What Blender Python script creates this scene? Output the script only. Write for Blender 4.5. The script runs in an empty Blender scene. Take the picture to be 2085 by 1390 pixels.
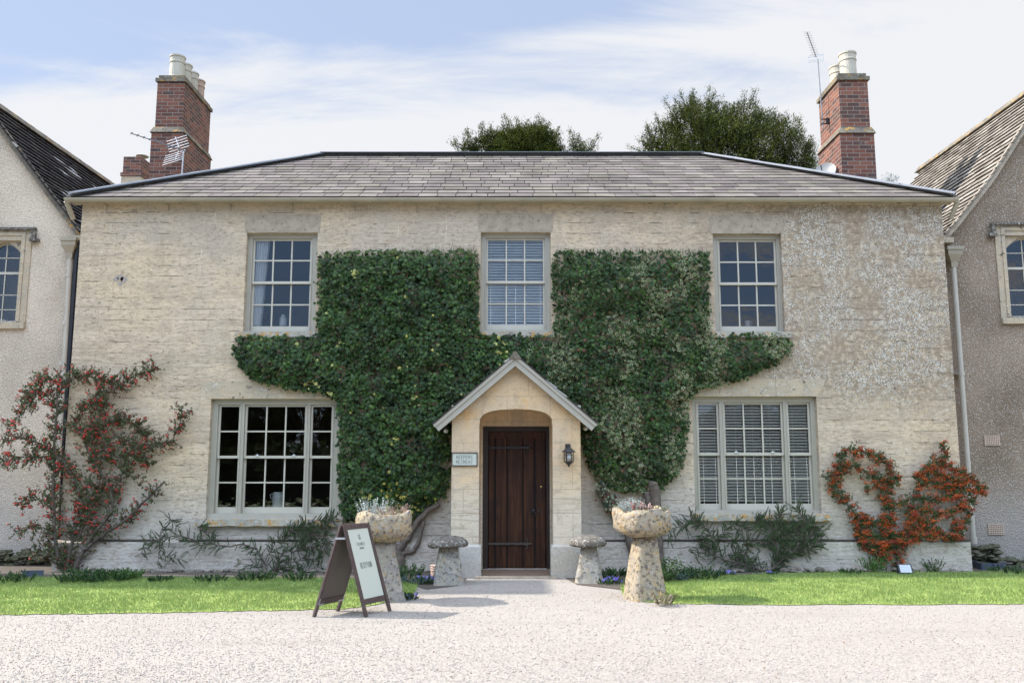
import bpy, bmesh, math, random
import numpy as np
from mathutils import Vector, Matrix, noise
R = math.radians
rnd = random.Random(7)
sc = bpy.context.scene
COL = sc.collection

# ------------------------------------------------------------------ camera, world, sun, exposure
CAM_D, CAM_H, PITCH, FPX = 13.15, 1.6, R(8.0), 1750.0
cam_data = bpy.data.cameras.new('camera')
cam_data.sensor_width = 36.0
cam_data.lens = 36.0 * FPX / 2085.0
cam_data.clip_start = 0.05
cam_data.clip_end = 2000
cam = bpy.data.objects.new('camera', cam_data)
COL.objects.link(cam)
cam.location = (0, -CAM_D, CAM_H)
cam.rotation_euler = (R(90) + PITCH, 0, 0)
sc.camera = cam

SUN_EL, SUN_BEHIND = R(42), R(6)
world = bpy.data.worlds.new('World')
sc.world = world
world.use_nodes = True
wt = world.node_tree
wt.nodes.clear()
wn, wl = wt.nodes.new, wt.links.new
w_out = wn('ShaderNodeOutputWorld'); w_bg = wn('ShaderNodeBackground')
sky = wn('ShaderNodeTexSky'); sky.sky_type = 'NISHITA'; sky.sun_disc = False
sky.sun_elevation = SUN_EL; sky.sun_rotation = R(-84); sky.air_density = 1.0; sky.dust_density = 0.4; sky.ozone_density = 1.2
w_tc = wn('ShaderNodeTexCoord'); w_sep = wn('ShaderNodeSeparateXYZ'); wl(w_tc.outputs['Generated'], w_sep.inputs[0])
def wmath(op, a, b=None, clamp=False):
    n = wn('ShaderNodeMath'); n.operation = op; n.use_clamp = clamp
    for i, v in enumerate((a, b)):
        if v is None: continue
        if isinstance(v, (int, float)): n.inputs[i].default_value = v
        else: wl(v, n.inputs[i])
    return n.outputs[0]
zz = wmath('MAXIMUM', w_sep.outputs[2], 0.0)
zd = wmath('ADD', zz, 0.16)
cx_, cy_ = wmath('DIVIDE', w_sep.outputs[0], zd), wmath('DIVIDE', w_sep.outputs[1], zd)
w_cmb = wn('ShaderNodeCombineXYZ'); wl(cx_, w_cmb.inputs[0]); wl(cy_, w_cmb.inputs[1])
w_map = wn('ShaderNodeMapping'); w_map.inputs['Rotation'].default_value = (0, 0, R(-28)); w_map.inputs['Scale'].default_value = (0.55, 1.25, 1)
w_map.inputs['Location'].default_value = (3.1, 0.85, 0)
wl(w_cmb.outputs[0], w_map.inputs[0])
def wnoise(scale, detail, rough, dist=0.0):
    n = wn('ShaderNodeTexNoise'); n.inputs['Scale'].default_value = scale; n.inputs['Detail'].default_value = detail
    n.inputs['Roughness'].default_value = rough; n.inputs['Distortion'].default_value = dist
    wl(w_map.outputs[0], n.inputs['Vector']); return n.outputs['Fac']
n_big, n_small = wnoise(0.75, 6, 0.55, 0.35), wnoise(2.6, 9, 0.62, 0.5)
side = wmath('MULTIPLY', w_sep.outputs[0], 0.15)                     # the cloud bank lies to the right
low = wmath('MULTIPLY', wmath('SUBTRACT', 0.42, zz), 0.28)           # and thickens towards the horizon
south = wmath('MULTIPLY', wmath('LESS_THAN', w_sep.outputs[1], 0.0), -0.24)
cf = wmath('ADD', wmath('ADD', wmath('ADD', n_big, wmath('MULTIPLY', n_small, 0.42)), side), wmath('ADD', low, south))
w_ramp = wn('ShaderNodeValToRGB'); wl(cf, w_ramp.inputs[0])
w_ramp.color_ramp.elements[0].position = 0.57; w_ramp.color_ramp.elements[0].color = (0, 0, 0, 1)
w_ramp.color_ramp.elements[1].position = 0.72; w_ramp.color_ramp.elements[1].color = (1, 1, 1, 1)
w_ramp.color_ramp.interpolation = 'EASE'
w_tint = wn('ShaderNodeMixRGB'); wl(wmath('SUBTRACT', 0.84, wmath('MULTIPLY', wmath('LESS_THAN', w_sep.outputs[1], 0.0), 0.62)), w_tint.inputs[0])           # thin high veil over all of the sky
w_deep = wn('ShaderNodeMixRGB'); wl(wmath('MULTIPLY', wmath('LESS_THAN', w_sep.outputs[1], 0.0), 0.65), w_deep.inputs[0]); w_deep.inputs[2].default_value = (0.75, 1.5, 3.1, 1)   # deeper blue away from the cloud bank
wl(sky.outputs[0], w_deep.inputs[1]); wl(w_deep.outputs[0], w_tint.inputs[1]); w_tint.inputs[2].default_value = (1.72, 2.02, 2.66, 1)
w_mix = wn('ShaderNodeMixRGB'); wl(wmath('MULTIPLY', w_ramp.outputs[0], 0.93), w_mix.inputs[0])
wl(w_tint.outputs[0], w_mix.inputs[1]); w_mix.inputs[2].default_value = (3.0, 3.03, 3.1, 1)
w_gain = wn('ShaderNodeMapRange'); w_gain.interpolation_type = 'SMOOTHSTEP'; wl(w_sep.outputs[2], w_gain.inputs['Value'])      # extra gain added out of view overhead to fill the facade
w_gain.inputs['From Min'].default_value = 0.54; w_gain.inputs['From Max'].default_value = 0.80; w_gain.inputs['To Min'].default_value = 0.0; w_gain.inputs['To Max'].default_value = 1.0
w_gs = wn('ShaderNodeMapRange'); w_gs.interpolation_type = 'SMOOTHSTEP'; wl(w_sep.outputs[2], w_gs.inputs['Value'])        # and stronger added fill lower in the south, behind the viewer
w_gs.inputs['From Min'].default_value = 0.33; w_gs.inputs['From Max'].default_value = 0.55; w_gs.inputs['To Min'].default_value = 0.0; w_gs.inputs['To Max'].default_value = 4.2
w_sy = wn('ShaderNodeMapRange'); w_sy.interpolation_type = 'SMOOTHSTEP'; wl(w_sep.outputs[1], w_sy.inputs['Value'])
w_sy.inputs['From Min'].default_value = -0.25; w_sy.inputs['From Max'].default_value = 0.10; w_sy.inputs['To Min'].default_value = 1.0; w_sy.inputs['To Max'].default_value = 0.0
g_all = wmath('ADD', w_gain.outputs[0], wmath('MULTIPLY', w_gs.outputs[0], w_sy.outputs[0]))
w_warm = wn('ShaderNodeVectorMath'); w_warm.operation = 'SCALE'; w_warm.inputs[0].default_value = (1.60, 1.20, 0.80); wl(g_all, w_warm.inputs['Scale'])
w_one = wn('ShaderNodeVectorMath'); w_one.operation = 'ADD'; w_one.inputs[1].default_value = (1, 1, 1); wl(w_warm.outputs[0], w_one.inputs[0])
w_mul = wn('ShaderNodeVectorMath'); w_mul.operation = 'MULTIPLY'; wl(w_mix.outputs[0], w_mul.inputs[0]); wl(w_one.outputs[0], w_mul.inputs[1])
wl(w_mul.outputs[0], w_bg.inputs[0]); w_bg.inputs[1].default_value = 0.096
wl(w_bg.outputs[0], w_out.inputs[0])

sun_d = bpy.data.lights.new('sun', 'SUN'); sun_d.energy = 2.7; sun_d.angle = R(0.53); sun_d.color = (1.0, 0.95, 0.88)
sun = bpy.data.objects.new('sun', sun_d); COL.objects.link(sun)
to_sun = Vector((-math.cos(SUN_EL) * math.cos(SUN_BEHIND), math.cos(SUN_EL) * math.sin(SUN_BEHIND), math.sin(SUN_EL)))
sun.rotation_euler = to_sun.to_track_quat('Z', 'Y').to_euler(); sun.location = (-20, 4, 20)

vs = sc.view_settings
vs.view_transform = 'Standard'; vs.look = 'None'; vs.exposure = 1.65; vs.gamma = 1.0; vs.use_curve_mapping = False
sc.cycles.max_bounces = 8; sc.cycles.transparent_max_bounces = 16

# ------------------------------------------------------------------ measuring helpers
ct, st = math.cos(PITCH), math.sin(PITCH)
def ray(px, py):
    u, v = (px - 1042.5) / FPX, (695 - py) / FPX
    return Vector((u, ct - v * st, st + v * ct))
def P(px, py, y=0.0):            # where the line of sight meets the vertical plane at depth y
    d = ray(px, py); t = (y + CAM_D) / d.y
    return Vector((d.x * t, y, CAM_H + d.z * t))
def G(px, py, z=0.0):            # where it meets the ground
    d = ray(px, py); t = (z - CAM_H) / d.z
    return Vector((d.x * t, -CAM_D + d.y * t, z))

# ------------------------------------------------------------------ mesh builder
class MB:
    def __init__(s): s.v = []; s.f = []; s.c = []; s.m = []
    def face(s, pts, col=None, mi=0):
        b = len(s.v); s.v.extend([tuple(p) for p in pts]); s.f.append(tuple(range(b, b + len(pts)))); s.c.append(col); s.m.append(mi)
    def mesh(s, vs_, fs, col=None, mi=0):
        b = len(s.v); s.v.extend([tuple(p) for p in vs_])
        for f in fs: s.f.append(tuple(b + i for i in f)); s.c.append(col); s.m.append(mi)
    def box(s, x0, x1, y0, y1, z0, z1, col=None, mi=0):
        if x0 > x1: x0, x1 = x1, x0
        if y0 > y1: y0, y1 = y1, y0
        if z0 > z1: z0, z1 = z1, z0
        v = [(x0,y0,z0),(x1,y0,z0),(x1,y1,z0),(x0,y1,z0),(x0,y0,z1),(x1,y0,z1),(x1,y1,z1),(x0,y1,z1)]
        s.mesh(v, [(0,3,2,1),(4,5,6,7),(0,1,5,4),(1,2,6,5),(2,3,7,6),(3,0,4,7)], col, mi)
    def hexa(s, b4, t4, col=None, mi=0):   # bottom loop, top loop
        s.mesh(list(b4) + list(t4), [(0,3,2,1),(4,5,6,7),(0,1,5,4),(1,2,6,5),(2,3,7,6),(3,0,4,7)], col, mi)
    def bar(s, a, b, w, h, up=(0,0,1), col=None, mi=0):
        a, b = Vector(a), Vector(b); d = (b - a).normalized(); up = Vector(up)
        sx = d.cross(up)
        if sx.length < 1e-4: sx = d.cross(Vector((0,1,0)))
        sx.normalize(); uz = sx.cross(d).normalized(); sx *= w / 2; uz *= h / 2
        s.hexa([a-sx-uz, a+sx-uz, a+sx+uz, a-sx+uz], [b-sx-uz, b+sx-uz, b+sx+uz, b-sx+uz], col, mi)
    def tube(s, pts, rad, n=6, col=None, mi=0, cap=True):
        pts = [Vector(p) for p in pts]
        if not isinstance(rad, (list, tuple)): rad = [rad] * len(pts)
        base = len(s.v); ref = None
        for i, p in enumerate(pts):
            d = (pts[min(i+1, len(pts)-1)] - pts[max(i-1, 0)])
            d = d.normalized() if d.length > 1e-9 else Vector((0,0,1))
            if ref is None: ref = d.orthogonal().normalized()
            ref = (ref - d * ref.dot(d)); ref = ref.normalized() if ref.length > 1e-6 else d.orthogonal().normalized()
            q = d.cross(ref)
            for k in range(n):
                a = 2 * math.pi * k / n
                s.v.append(tuple(p + (ref * math.cos(a) + q * math.sin(a)) * rad[i]))
        for i in range(len(pts) - 1):
            for k in range(n):
                a, b = base + i*n + k, base + i*n + (k+1) % n
                s.f.append((a, b, b + n, a + n)); s.c.append(col); s.m.append(mi)
        if cap:
            s.f.append(tuple(base + k for k in range(n))[::-1]); s.c.append(col); s.m.append(mi)
            e = base + (len(pts)-1)*n
            s.f.append(tuple(e + k for k in range(n))); s.c.append(col); s.m.append(mi)
    def lathe(s, prof, c, n=24, col=None, mi=0, disp=None, square=0.0, rot=0.0):
        base = len(s.v); cx, cy, cz = c
        for (r, z) in prof:
            for k in range(n):
                a = 2 * math.pi * k / n
                rr = r
                if square: rr *= 1 + square * (1 / max(abs(math.cos(a)), abs(math.sin(a))) - 1)
                p = Vector((cx + rr * math.cos(a + rot), cy + rr * math.sin(a + rot), cz + z))
                if disp: p = p + disp(p, a)
                s.v.append(tuple(p))
        for i in range(len(prof) - 1):
            for k in range(n):
                a, b = base + i*n + k, base + i*n + (k+1) % n
                s.f.append((a, b, b + n, a + n)); s.c.append(col); s.m.append(mi)
        for i, rev in ((0, True), (len(prof)-1, False)):
            if prof[i][0] > 1e-5:
                l = tuple(base + i*n + k for k in range(n)); s.f.append(l[::-1] if rev else l); s.c.append(col); s.m.append(mi)
    def prism_y(s, pts, y0, y1, col=None, mi=0):  # polygon of (x,z) extruded along y
        n = len(pts)
        s.mesh([(x, y0, z) for x, z in pts] + [(x, y1, z) for x, z in pts],
               [tuple(range(n)), tuple(range(2*n-1, n-1, -1))] + [(i, i+n, (i+1) % n + n, (i+1) % n) for i in range(n)], col, mi)
    def blob(s, c, r, col=None, mi=0, sx=1, sy=1, sz=1):   # small rough octahedral lump
        c = Vector(c)
        v = [c + Vector((r*sx,0,0)), c + Vector((0,r*sy,0)), c - Vector((r*sx,0,0)), c - Vector((0,r*sy,0)), c + Vector((0,0,r*sz)), c - Vector((0,0,r*sz))]
        s.mesh(v, [(0,1,4),(1,2,4),(2,3,4),(3,0,4),(1,0,5),(2,1,5),(3,2,5),(0,3,5)], col, mi)
    def build(s, name, mats, parent=None, smooth=False, fix=True):
        me = bpy.data.meshes.new(name)
        off = wloc(parent)
        v = np.array(s.v, dtype=np.float64).reshape(-1, 3) - np.array(off)
        me.from_pydata(v.tolist(), [], s.f)
        if not isinstance(mats, (list, tuple)): mats = [mats]
        for m in mats: me.materials.append(m)
        if any(s.m): me.polygons.foreach_set('material_index', s.m)
        if any(c is not None for c in s.c):
            att = me.color_attributes.new('Col', 'FLOAT_COLOR', 'CORNER')
            ln = np.array([len(f) for f in s.f])
            cc = np.array([(c if c is not None else (1,1,1)) for c in s.c], dtype=np.float32)
            cc = np.concatenate([cc, np.ones((len(cc),1), np.float32)], 1)
            att.data.foreach_set('color', np.repeat(cc, ln, axis=0).ravel())
        if fix:
            bm = bmesh.new(); bm.from_mesh(me); bmesh.ops.recalc_face_normals(bm, faces=bm.faces); bm.to_mesh(me); bm.free()
        if smooth: me.polygons.foreach_set('use_smooth', [True] * len(me.polygons))
        o = bpy.data.objects.new(name, me); COL.objects.link(o)
        if parent is not None: o.parent = parent
        return o
def wloc(o):
    l = Vector((0,0,0))
    while o is not None: l = l + o.location; o = o.parent
    return l
def tag(o, label=None, cat=None, group=None, kind=None):
    if label: o['label'] = label
    if cat: o['category'] = cat
    if group: o['group'] = group
    if kind: o['kind'] = kind
    return o
def thing(name, label, cat, loc=(0,0,0), group=None):
    o = bpy.data.objects.new(name, None); COL.objects.link(o); o.location = loc; o.empty_display_size = 0.1
    return tag(o, label, cat, group)

# ------------------------------------------------------------------ material builder
class NT:
    def __init__(s, name):
        s.mat = bpy.data.materials.new(name); s.mat.use_nodes = True
        t = s.mat.node_tree; s.t = t; t.nodes.clear()
        s.out = t.nodes.new('ShaderNodeOutputMaterial'); s.p = t.nodes.new('ShaderNodeBsdfPrincipled')
        t.links.new(s.p.outputs[0], s.out.inputs[0])
        s.tc = t.nodes.new('ShaderNodeTexCoord'); s.obj = s.tc.outputs['Object']
    def n(s, typ): return s.t.nodes.new(typ)
    def L(s, a, b): s.t.links.new(a, b)
    def setv(s, sock, v):
        if isinstance(v, bpy.types.NodeSocket): s.L(v, sock)
        elif isinstance(v, (tuple, list)) and sock.type == 'RGBA': sock.default_value = (*v[:3], 1)
        else: sock.default_value = v
    def map(s, scale=(1,1,1), rot=(0,0,0), loc=(0,0,0), vec=None):
        m = s.n('ShaderNodeMapping'); s.L(vec or s.obj, m.inputs[0])
        m.inputs['Scale'].default_value = scale; m.inputs['Rotation'].default_value = rot; m.inputs['Location'].default_value = loc
        return m.outputs[0]
    def sep(s, vec=None):
        m = s.n('ShaderNodeSeparateXYZ'); s.L(vec or s.obj, m.inputs[0]); return m.outputs
    def comb(s, x=0., y=0., z=0.):
        m = s.n('ShaderNodeCombineXYZ')
        for i, v in enumerate((x, y, z)): s.setv(m.inputs[i], v)
        return m.outputs[0]
    def noise(s, scale, detail=4, rough=0.55, vec=None, dist=0., color=False):
        m = s.n('ShaderNodeTexNoise'); s.L(vec or s.obj, m.inputs['Vector'])
        m.inputs['Scale'].default_value = scale; m.inputs['Detail'].default_value = detail; m.inputs['Roughness'].default_value = rough; m.inputs['Distortion'].default_value = dist
        return m.outputs['Color' if color else 'Fac']
    def vor(s, scale, feature='F1', vec=None, out='Distance', rand=1.0):
        m = s.n('ShaderNodeTexVoronoi'); s.L(vec or s.obj, m.inputs['Vector']); m.feature = feature
        m.inputs['Scale'].default_value = scale; m.inputs['Randomness'].default_value = rand
        return m.outputs[out]
    def ramp(s, fac, stops, interp='LINEAR'):
        m = s.n('ShaderNodeValToRGB'); s.L(fac, m.inputs[0]); cr = m.color_ramp; cr.interpolation = interp
        while len(cr.elements) < len(stops): cr.elements.new(0.5)
        for e, (p, c) in zip(cr.elements, stops):
            e.position = p; e.color = (c, c, c, 1) if isinstance(c, (int, float)) else (*c, 1)
        return m.outputs[0]
    def mix(s, fac, a, b, mode='MIX'):
        m = s.n('ShaderNodeMixRGB'); m.blend_type = mode
        s.setv(m.inputs[0], fac); s.setv(m.inputs[1], a); s.setv(m.inputs[2], b); return m.outputs[0]
    def math(s, op, a, b=None, clamp=False):
        m = s.n('ShaderNodeMath'); m.operation = op; m.use_clamp = clamp
        s.setv(m.inputs[0], a)
        if b is not None: s.setv(m.inputs[1], b)
        return m.outputs[0]
    def step(s, v, a, b):          # smooth 0..1 between a and b
        m = s.n('ShaderNodeMapRange'); m.interpolation_type = 'SMOOTHSTEP'; s.setv(m.inputs['Value'], v)
        m.inputs['From Min'].default_value = min(a, b); m.inputs['From Max'].default_value = max(a, b)
        if a > b: m.inputs['To Min'].default_value = 1; m.inputs['To Max'].default_value = 0
        return m.outputs[0]
    def bump(s, h, strength=0.4, dist=0.02, prev=None):
        m = s.n('ShaderNodeBump'); s.setv(m.inputs['Height'], h); m.inputs['Strength'].default_value = strength; m.inputs['Distance'].default_value = dist
        if prev is not None: s.L(prev, m.inputs['Normal'])
        s.L(m.outputs[0], s.p.inputs['Normal']); return m.outputs[0]
    def attr(s):
        m = s.n('ShaderNodeAttribute'); m.attribute_name = 'Col'; return m.outputs['Color']
    def fin(s, color, rough=0.8, metal=0., spec=0.5):
        s.setv(s.p.inputs['Base Color'], color); s.setv(s.p.inputs['Roughness'], rough); s.setv(s.p.inputs['Metallic'], metal)
        s.setv(s.p.inputs['Specular IOR Level'], spec); return s.mat

def simple(name, a, b=None, rough=0.6, scale=14, bump=0.15, metal=0., spec=0.5, detail=5):
    t = NT(name); b = b or tuple(c * 0.8 for c in a)
    nz = t.noise(scale, detail, 0.6)
    c = t.mix(t.ramp(nz, [(0.35, 0.0), (0.65, 1.0)]), a, b)
    if bump: t.bump(nz, bump, 0.01)
    return t.fin(c, rough, metal, spec)

def wall_stone():
    t = NT('limestone_ashlar'); x, y, z = t.sep()
    xy = t.math('ADD', x, y)
    wob = t.math('MULTIPLY', t.math('SUBTRACT', t.noise(1.3, 3), 0.5), 0.05)
    wob2 = t.math('MULTIPLY', t.math('SUBTRACT', t.noise(9, 3), 0.5), 0.016)
    zc = t.math('ADD', z, t.math('ADD', wob, wob2)); xc = t.math('ADD', xy, t.math('MULTIPLY', wob2, 1.5))
    v = t.comb(xc, zc, 0.)
    br = t.n('ShaderNodeTexBrick'); t.L(v, br.inputs['Vector'])
    for k, val in (('Scale', 1.0), ('Mortar Size', 0.006), ('Mortar Smooth', 0.5), ('Bias', 0.0), ('Brick Width', 0.52), ('Row Height', 0.172)): br.inputs[k].default_value = val
    br.offset = 0.37; br.squash = 1.45; br.squash_frequency = 3
    br.inputs['Color1'].default_value = (0.0, 0, 0, 1); br.inputs['Color2'].default_value = (1, 1, 1, 1); br.inputs['Mortar'].default_value = (0.5, 0.5, 0.5, 1)
    block = t.mix(br.outputs['Color'], (0.60, 0.50, 0.385), (0.47, 0.395, 0.31))
    big = t.noise(0.55, 4, 0.6)
    col = t.mix(t.step(big, 0.40, 0.66), block, (0.62, 0.50, 0.36))
    blot = t.noise(3.2, 7, 0.72, t.map((0.7, 0.7, 1.5)), 0.6)
    col = t.mix(t.math('MULTIPLY', t.step(blot, 0.47, 0.62), 0.55), col, (0.37, 0.30, 0.235))
    col = t.mix(t.math('MULTIPLY', t.step(blot, 0.45, 0.33), 0.5), col, (0.66, 0.57, 0.455))
    pink = t.noise(1.4, 5, 0.65, t.map(loc=(5, 3, 8)))
    col = t.mix(t.math('MULTIPLY', t.step(pink, 0.50, 0.66), 0.5), col, (0.50, 0.425, 0.37))
    # bedding of the stone: long horizontal streaks
    streak = t.noise(1.0, 7, 0.68, t.map((1.6, 1.6, 8)), 0.9)
    col = t.mix(t.math('MULTIPLY', t.step(streak, 0.48, 0.66), 0.45), col, (0.36, 0.295, 0.235))
    col = t.mix(t.math('MULTIPLY', t.step(streak, 0.46, 0.30), 0.35), col, (0.68, 0.61, 0.50))
    # greyer courses high up and pale grey weathering low down
    hi = t.math('MULTIPLY', t.step(z, 4.3, 5.2), t.step(t.noise(0.9, 4), 0.38, 0.6))
    col = t.mix(t.math('MULTIPLY', hi, 0.55), col, (0.43, 0.385, 0.345))
    low = t.math('MULTIPLY', t.step(t.math('ADD', z, t.math('MULTIPLY', t.noise(1.1, 5), 1.3)), 2.5, 1.2), 0.9)
    col = t.mix(low, col, t.mix(t.noise(6, 6, 0.7), (0.40, 0.375, 0.345), (0.57, 0.54, 0.50)))
    # joints
    mort = br.outputs['Fac']
    jn = t.math('MULTIPLY', t.math('MULTIPLY', mort, t.math('ADD', t.math('MULTIPLY', t.step(z, 4.3, 4.9), 1.0), 0.7)), t.step(t.noise(0.8, 3, vec=t.map((1, 1, 1), loc=(4, 4, 4))), 0.36, 0.62))
    col = t.mix(t.math('MULTIPLY', jn, 0.75, True), col, (0.64, 0.58, 0.48))
    fine = t.noise(55, 6, 0.75)
    col = t.mix(t.math('MULTIPLY', t.step(fine, 0.48, 0.68), 0.62), col, (0.29, 0.24, 0.19))
    mid_ = t.noise(19, 6, 0.75, t.map((0.6, 0.6, 1.3), loc=(1, 2, 6)))
    col = t.mix(t.math('MULTIPLY', t.step(mid_, 0.50, 0.60), 0.7), col, (0.32, 0.26, 0.20))
    col = t.mix(t.math('MULTIPLY', t.step(mid_, 0.44, 0.32), 0.4), col, (0.74, 0.66, 0.54))
    # eroded dark gaps following some of the beds
    er = t.noise(1.0, 6, 0.7, t.map((3.2, 3.2, 1.2), loc=(9, 0, 3)))
    bed = t.math('ABSOLUTE', t.math('SUBTRACT', t.math('FRACT', t.math('DIVIDE', zc, 0.172)), 0.5))
    gap = t.math('MULTIPLY', t.step(t.math('ADD', bed, t.math('MULTIPLY', t.noise(14, 4, 0.7), 0.10)), 0.515, 0.55), t.step(er, 0.52, 0.59))
    col = t.mix(t.math('MULTIPLY', gap, 0.62), col, (0.14, 0.115, 0.09))
    pits = t.math('MULTIPLY', t.step(t.noise(1.0, 6, 0.75, t.map((9, 9, 30), loc=(2, 5, 1))), 0.60, 0.67), t.step(t.noise(0.7, 3, 0.5, t.map(loc=(7, 7, 2))), 0.46, 0.6))
    col = t.mix(t.math('MULTIPLY', pits, 0.65), col, (0.16, 0.14, 0.12))
    spk = t.math('MULTIPLY', t.step(t.noise(34, 6, 0.8, t.map((1, 1, 1.6), loc=(4, 1, 2))), 0.56, 0.64), t.step(t.noise(1.3, 4, 0.6, t.map(loc=(1, 6, 2))), 0.34, 0.6))
    col = t.mix(t.math('MULTIPLY', spk, 0.7), col, (0.20, 0.165, 0.13))
    # white crustose lichen: thick on the right and above it
    lv = t.vor(46, vec=t.map((1, 1, 1)), rand=1.0); lz = t.noise(9, 5, 0.72)
    lmask = t.math('ADD', t.math('MULTIPLY', t.step(t.math('ADD', x, t.math('MULTIPLY', t.noise(0.8, 5, 0.65, t.map(loc=(2, 9, 2))), 5.0)), 3.6, 8.0), t.step(t.math('ADD', z, t.noise(1.1, 4)), 2.0, 3.9)), t.math('MULTIPLY', t.step(t.noise(0.9, 3), 0.55, 0.7), 0.35))
    lsp = t.math('MULTIPLY', t.step(t.math('ADD', lz, t.math('MULTIPLY', lmask, 0.11)), 0.515, 0.58), t.step(lv, 0.58, 0.36))
    lfac = t.math('MULTIPLY', lsp, t.math('MULTIPLY', t.step(lmask, 0.2, 0.9), t.step(t.noise(1.6, 4, 0.6, t.map(loc=(3, 3, 9))), 0.34, 0.56)))
    dark_between = t.math('MULTIPLY', t.math('MULTIPLY', t.step(lmask, 0.12, 0.85), t.step(t.noise(13, 5, 0.7), 0.34, 0.56)), 0.85)
    col = t.mix(dark_between, col, (0.24, 0.19, 0.145))
    col = t.mix(t.math('MULTIPLY', lfac, 0.8), col, (0.70, 0.69, 0.67))
    h = t.math('SUBTRACT', t.math('ADD', t.math('MULTIPLY', fine, 0.35), t.math('MULTIPLY', streak, 0.5)), t.math('ADD', t.math('MULTIPLY', gap, 0.6), t.math('ADD', t.math('MULTIPLY', mort, 0.06), t.math('MULTIPLY', pits, 0.6))))
    h = t.math('ADD', h, t.math('MULTIPLY', lfac, 0.25))
    col = t.mix(1.0, col, t.mix(t.step(z, 0.3, 2.2), (1.08, 1.04, 1.00), (1.11, 1.055, 0.975)), 'MULTIPLY')
    t.bump(h, 1.0, 0.045)
    return t.fin(col, 0.93, spec=0.2)

def plinth_stone():
    t = NT('plinth_stone'); x, y, z = t.sep()
    n1, n2 = t.noise(3, 6, 0.65), t.noise(40, 6, 0.75)
    col = t.mix(t.ramp(n1, [(0.35, 0), (0.65, 1)]), (0.40, 0.365, 0.32), (0.50, 0.455, 0.40))
    col = t.mix(t.step(t.noise(1.2, 4), 0.5, 0.65), col, (0.44, 0.39, 0.31))
    col = t.mix(t.math('MULTIPLY', t.step(n2, 0.53, 0.66), 0.5), col, (0.62, 0.62, 0.62))
    col = t.mix(t.math('MULTIPLY', t.step(n2, 0.47, 0.34), 0.55), col, (0.16, 0.15, 0.145))
    moss = t.math('MULTIPLY', t.step(t.noise(2.2, 5, 0.7), 0.56, 0.64), t.step(z, 0.62, 0.48))
    col = t.mix(t.math('MULTIPLY', t.math('SUBTRACT', 1.0, t.step(t.noise(1.7, 5, 0.7, t.map(loc=(3, 1, 1))), 0.35, 0.62)), 0.0), col, (0.05, 0.05, 0.03))
    col = t.mix(t.math('MULTIPLY', moss, 0.0), col, (0.06, 0.06, 0.02))
    t.bump(t.math('ADD', n2, n1), 0.8, 0.015)
    return t.fin(col, 0.95, spec=0.15)

def porch_stone():
    t = NT('porch_stone'); x, y, z = t.sep()
    streak = t.noise(1.0, 6, 0.6, t.map((1.6, 1.6, 17)), 0.6)
    n1 = t.noise(1.6, 5, 0.6)
    col = t.mix(t.step(n1, 0.4, 0.62), (0.64, 0.48, 0.31), (0.57, 0.455, 0.335))
    col = t.mix(t.math('MULTIPLY', t.step(z, 1.5, 0.9), 0.75), col, (0.60, 0.56, 0.49))
    col = t.mix(t.math('MULTIPLY', t.step(streak, 0.5, 0.66), t.step(z, 2.2, 1.2)), col, (0.46, 0.40, 0.32))
    col = t.mix(t.math('MULTIPLY', t.step(t.noise(2.3, 4, 0.6, t.map(loc=(1, 2, 0))), 0.52, 0.66), t.math('MULTIPLY', t.step(z, 1.9, 2.3), 0.8)), col, (0.62, 0.38, 0.17))
    sp = t.step(t.noise(26, 5, 0.75), 0.58, 0.66)
    col = t.mix(t.math('MULTIPLY', t.math('MULTIPLY', sp, t.step(t.noise(1.7, 3, 0.5, t.map(loc=(6, 2, 1))), 0.5, 0.6)), 0.6), col, (0.66, 0.63, 0.58))
    br = t.n('ShaderNodeTexBrick'); t.L(t.comb(t.math('ADD', x, 0.12), t.math('ADD', z, 0.1), 0.), br.inputs['Vector'])
    for k, val in (('Scale', 1.0), ('Mortar Size', 0.004), ('Mortar Smooth', 0.3), ('Brick Width', 0.62), ('Row Height', 0.33)): br.inputs[k].default_value = val
    col = t.mix(t.math('MULTIPLY', br.outputs['Fac'], 0.6), col, (0.30, 0.24, 0.17))
    fine = t.noise(60, 5, 0.7)
    col = t.mix(t.math('MULTIPLY', t.step(fine, 0.50, 0.68), 0.45), col, (0.30, 0.25, 0.19))
    mid_ = t.noise(12, 6, 0.75)
    col = t.mix(t.math('MULTIPLY', t.step(mid_, 0.51, 0.64), 0.5), col, (0.38, 0.30, 0.21))
    stain = t.math('MULTIPLY', t.step(t.noise(3.0, 5, 0.7, t.map((1, 1, 0.5), loc=(3, 3, 1))), 0.54, 0.66), 0.5)
    col = t.mix(stain, col, (0.36, 0.30, 0.24))
    col = t.mix(1.0, col, (1.0, 0.945, 0.865), 'MULTIPLY')
    t.bump(t.math('SUBTRACT', t.math('ADD', fine, streak), br.outputs['Fac']), 0.45, 0.012)
    return t.fin(col, 0.9, spec=0.2)

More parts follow.
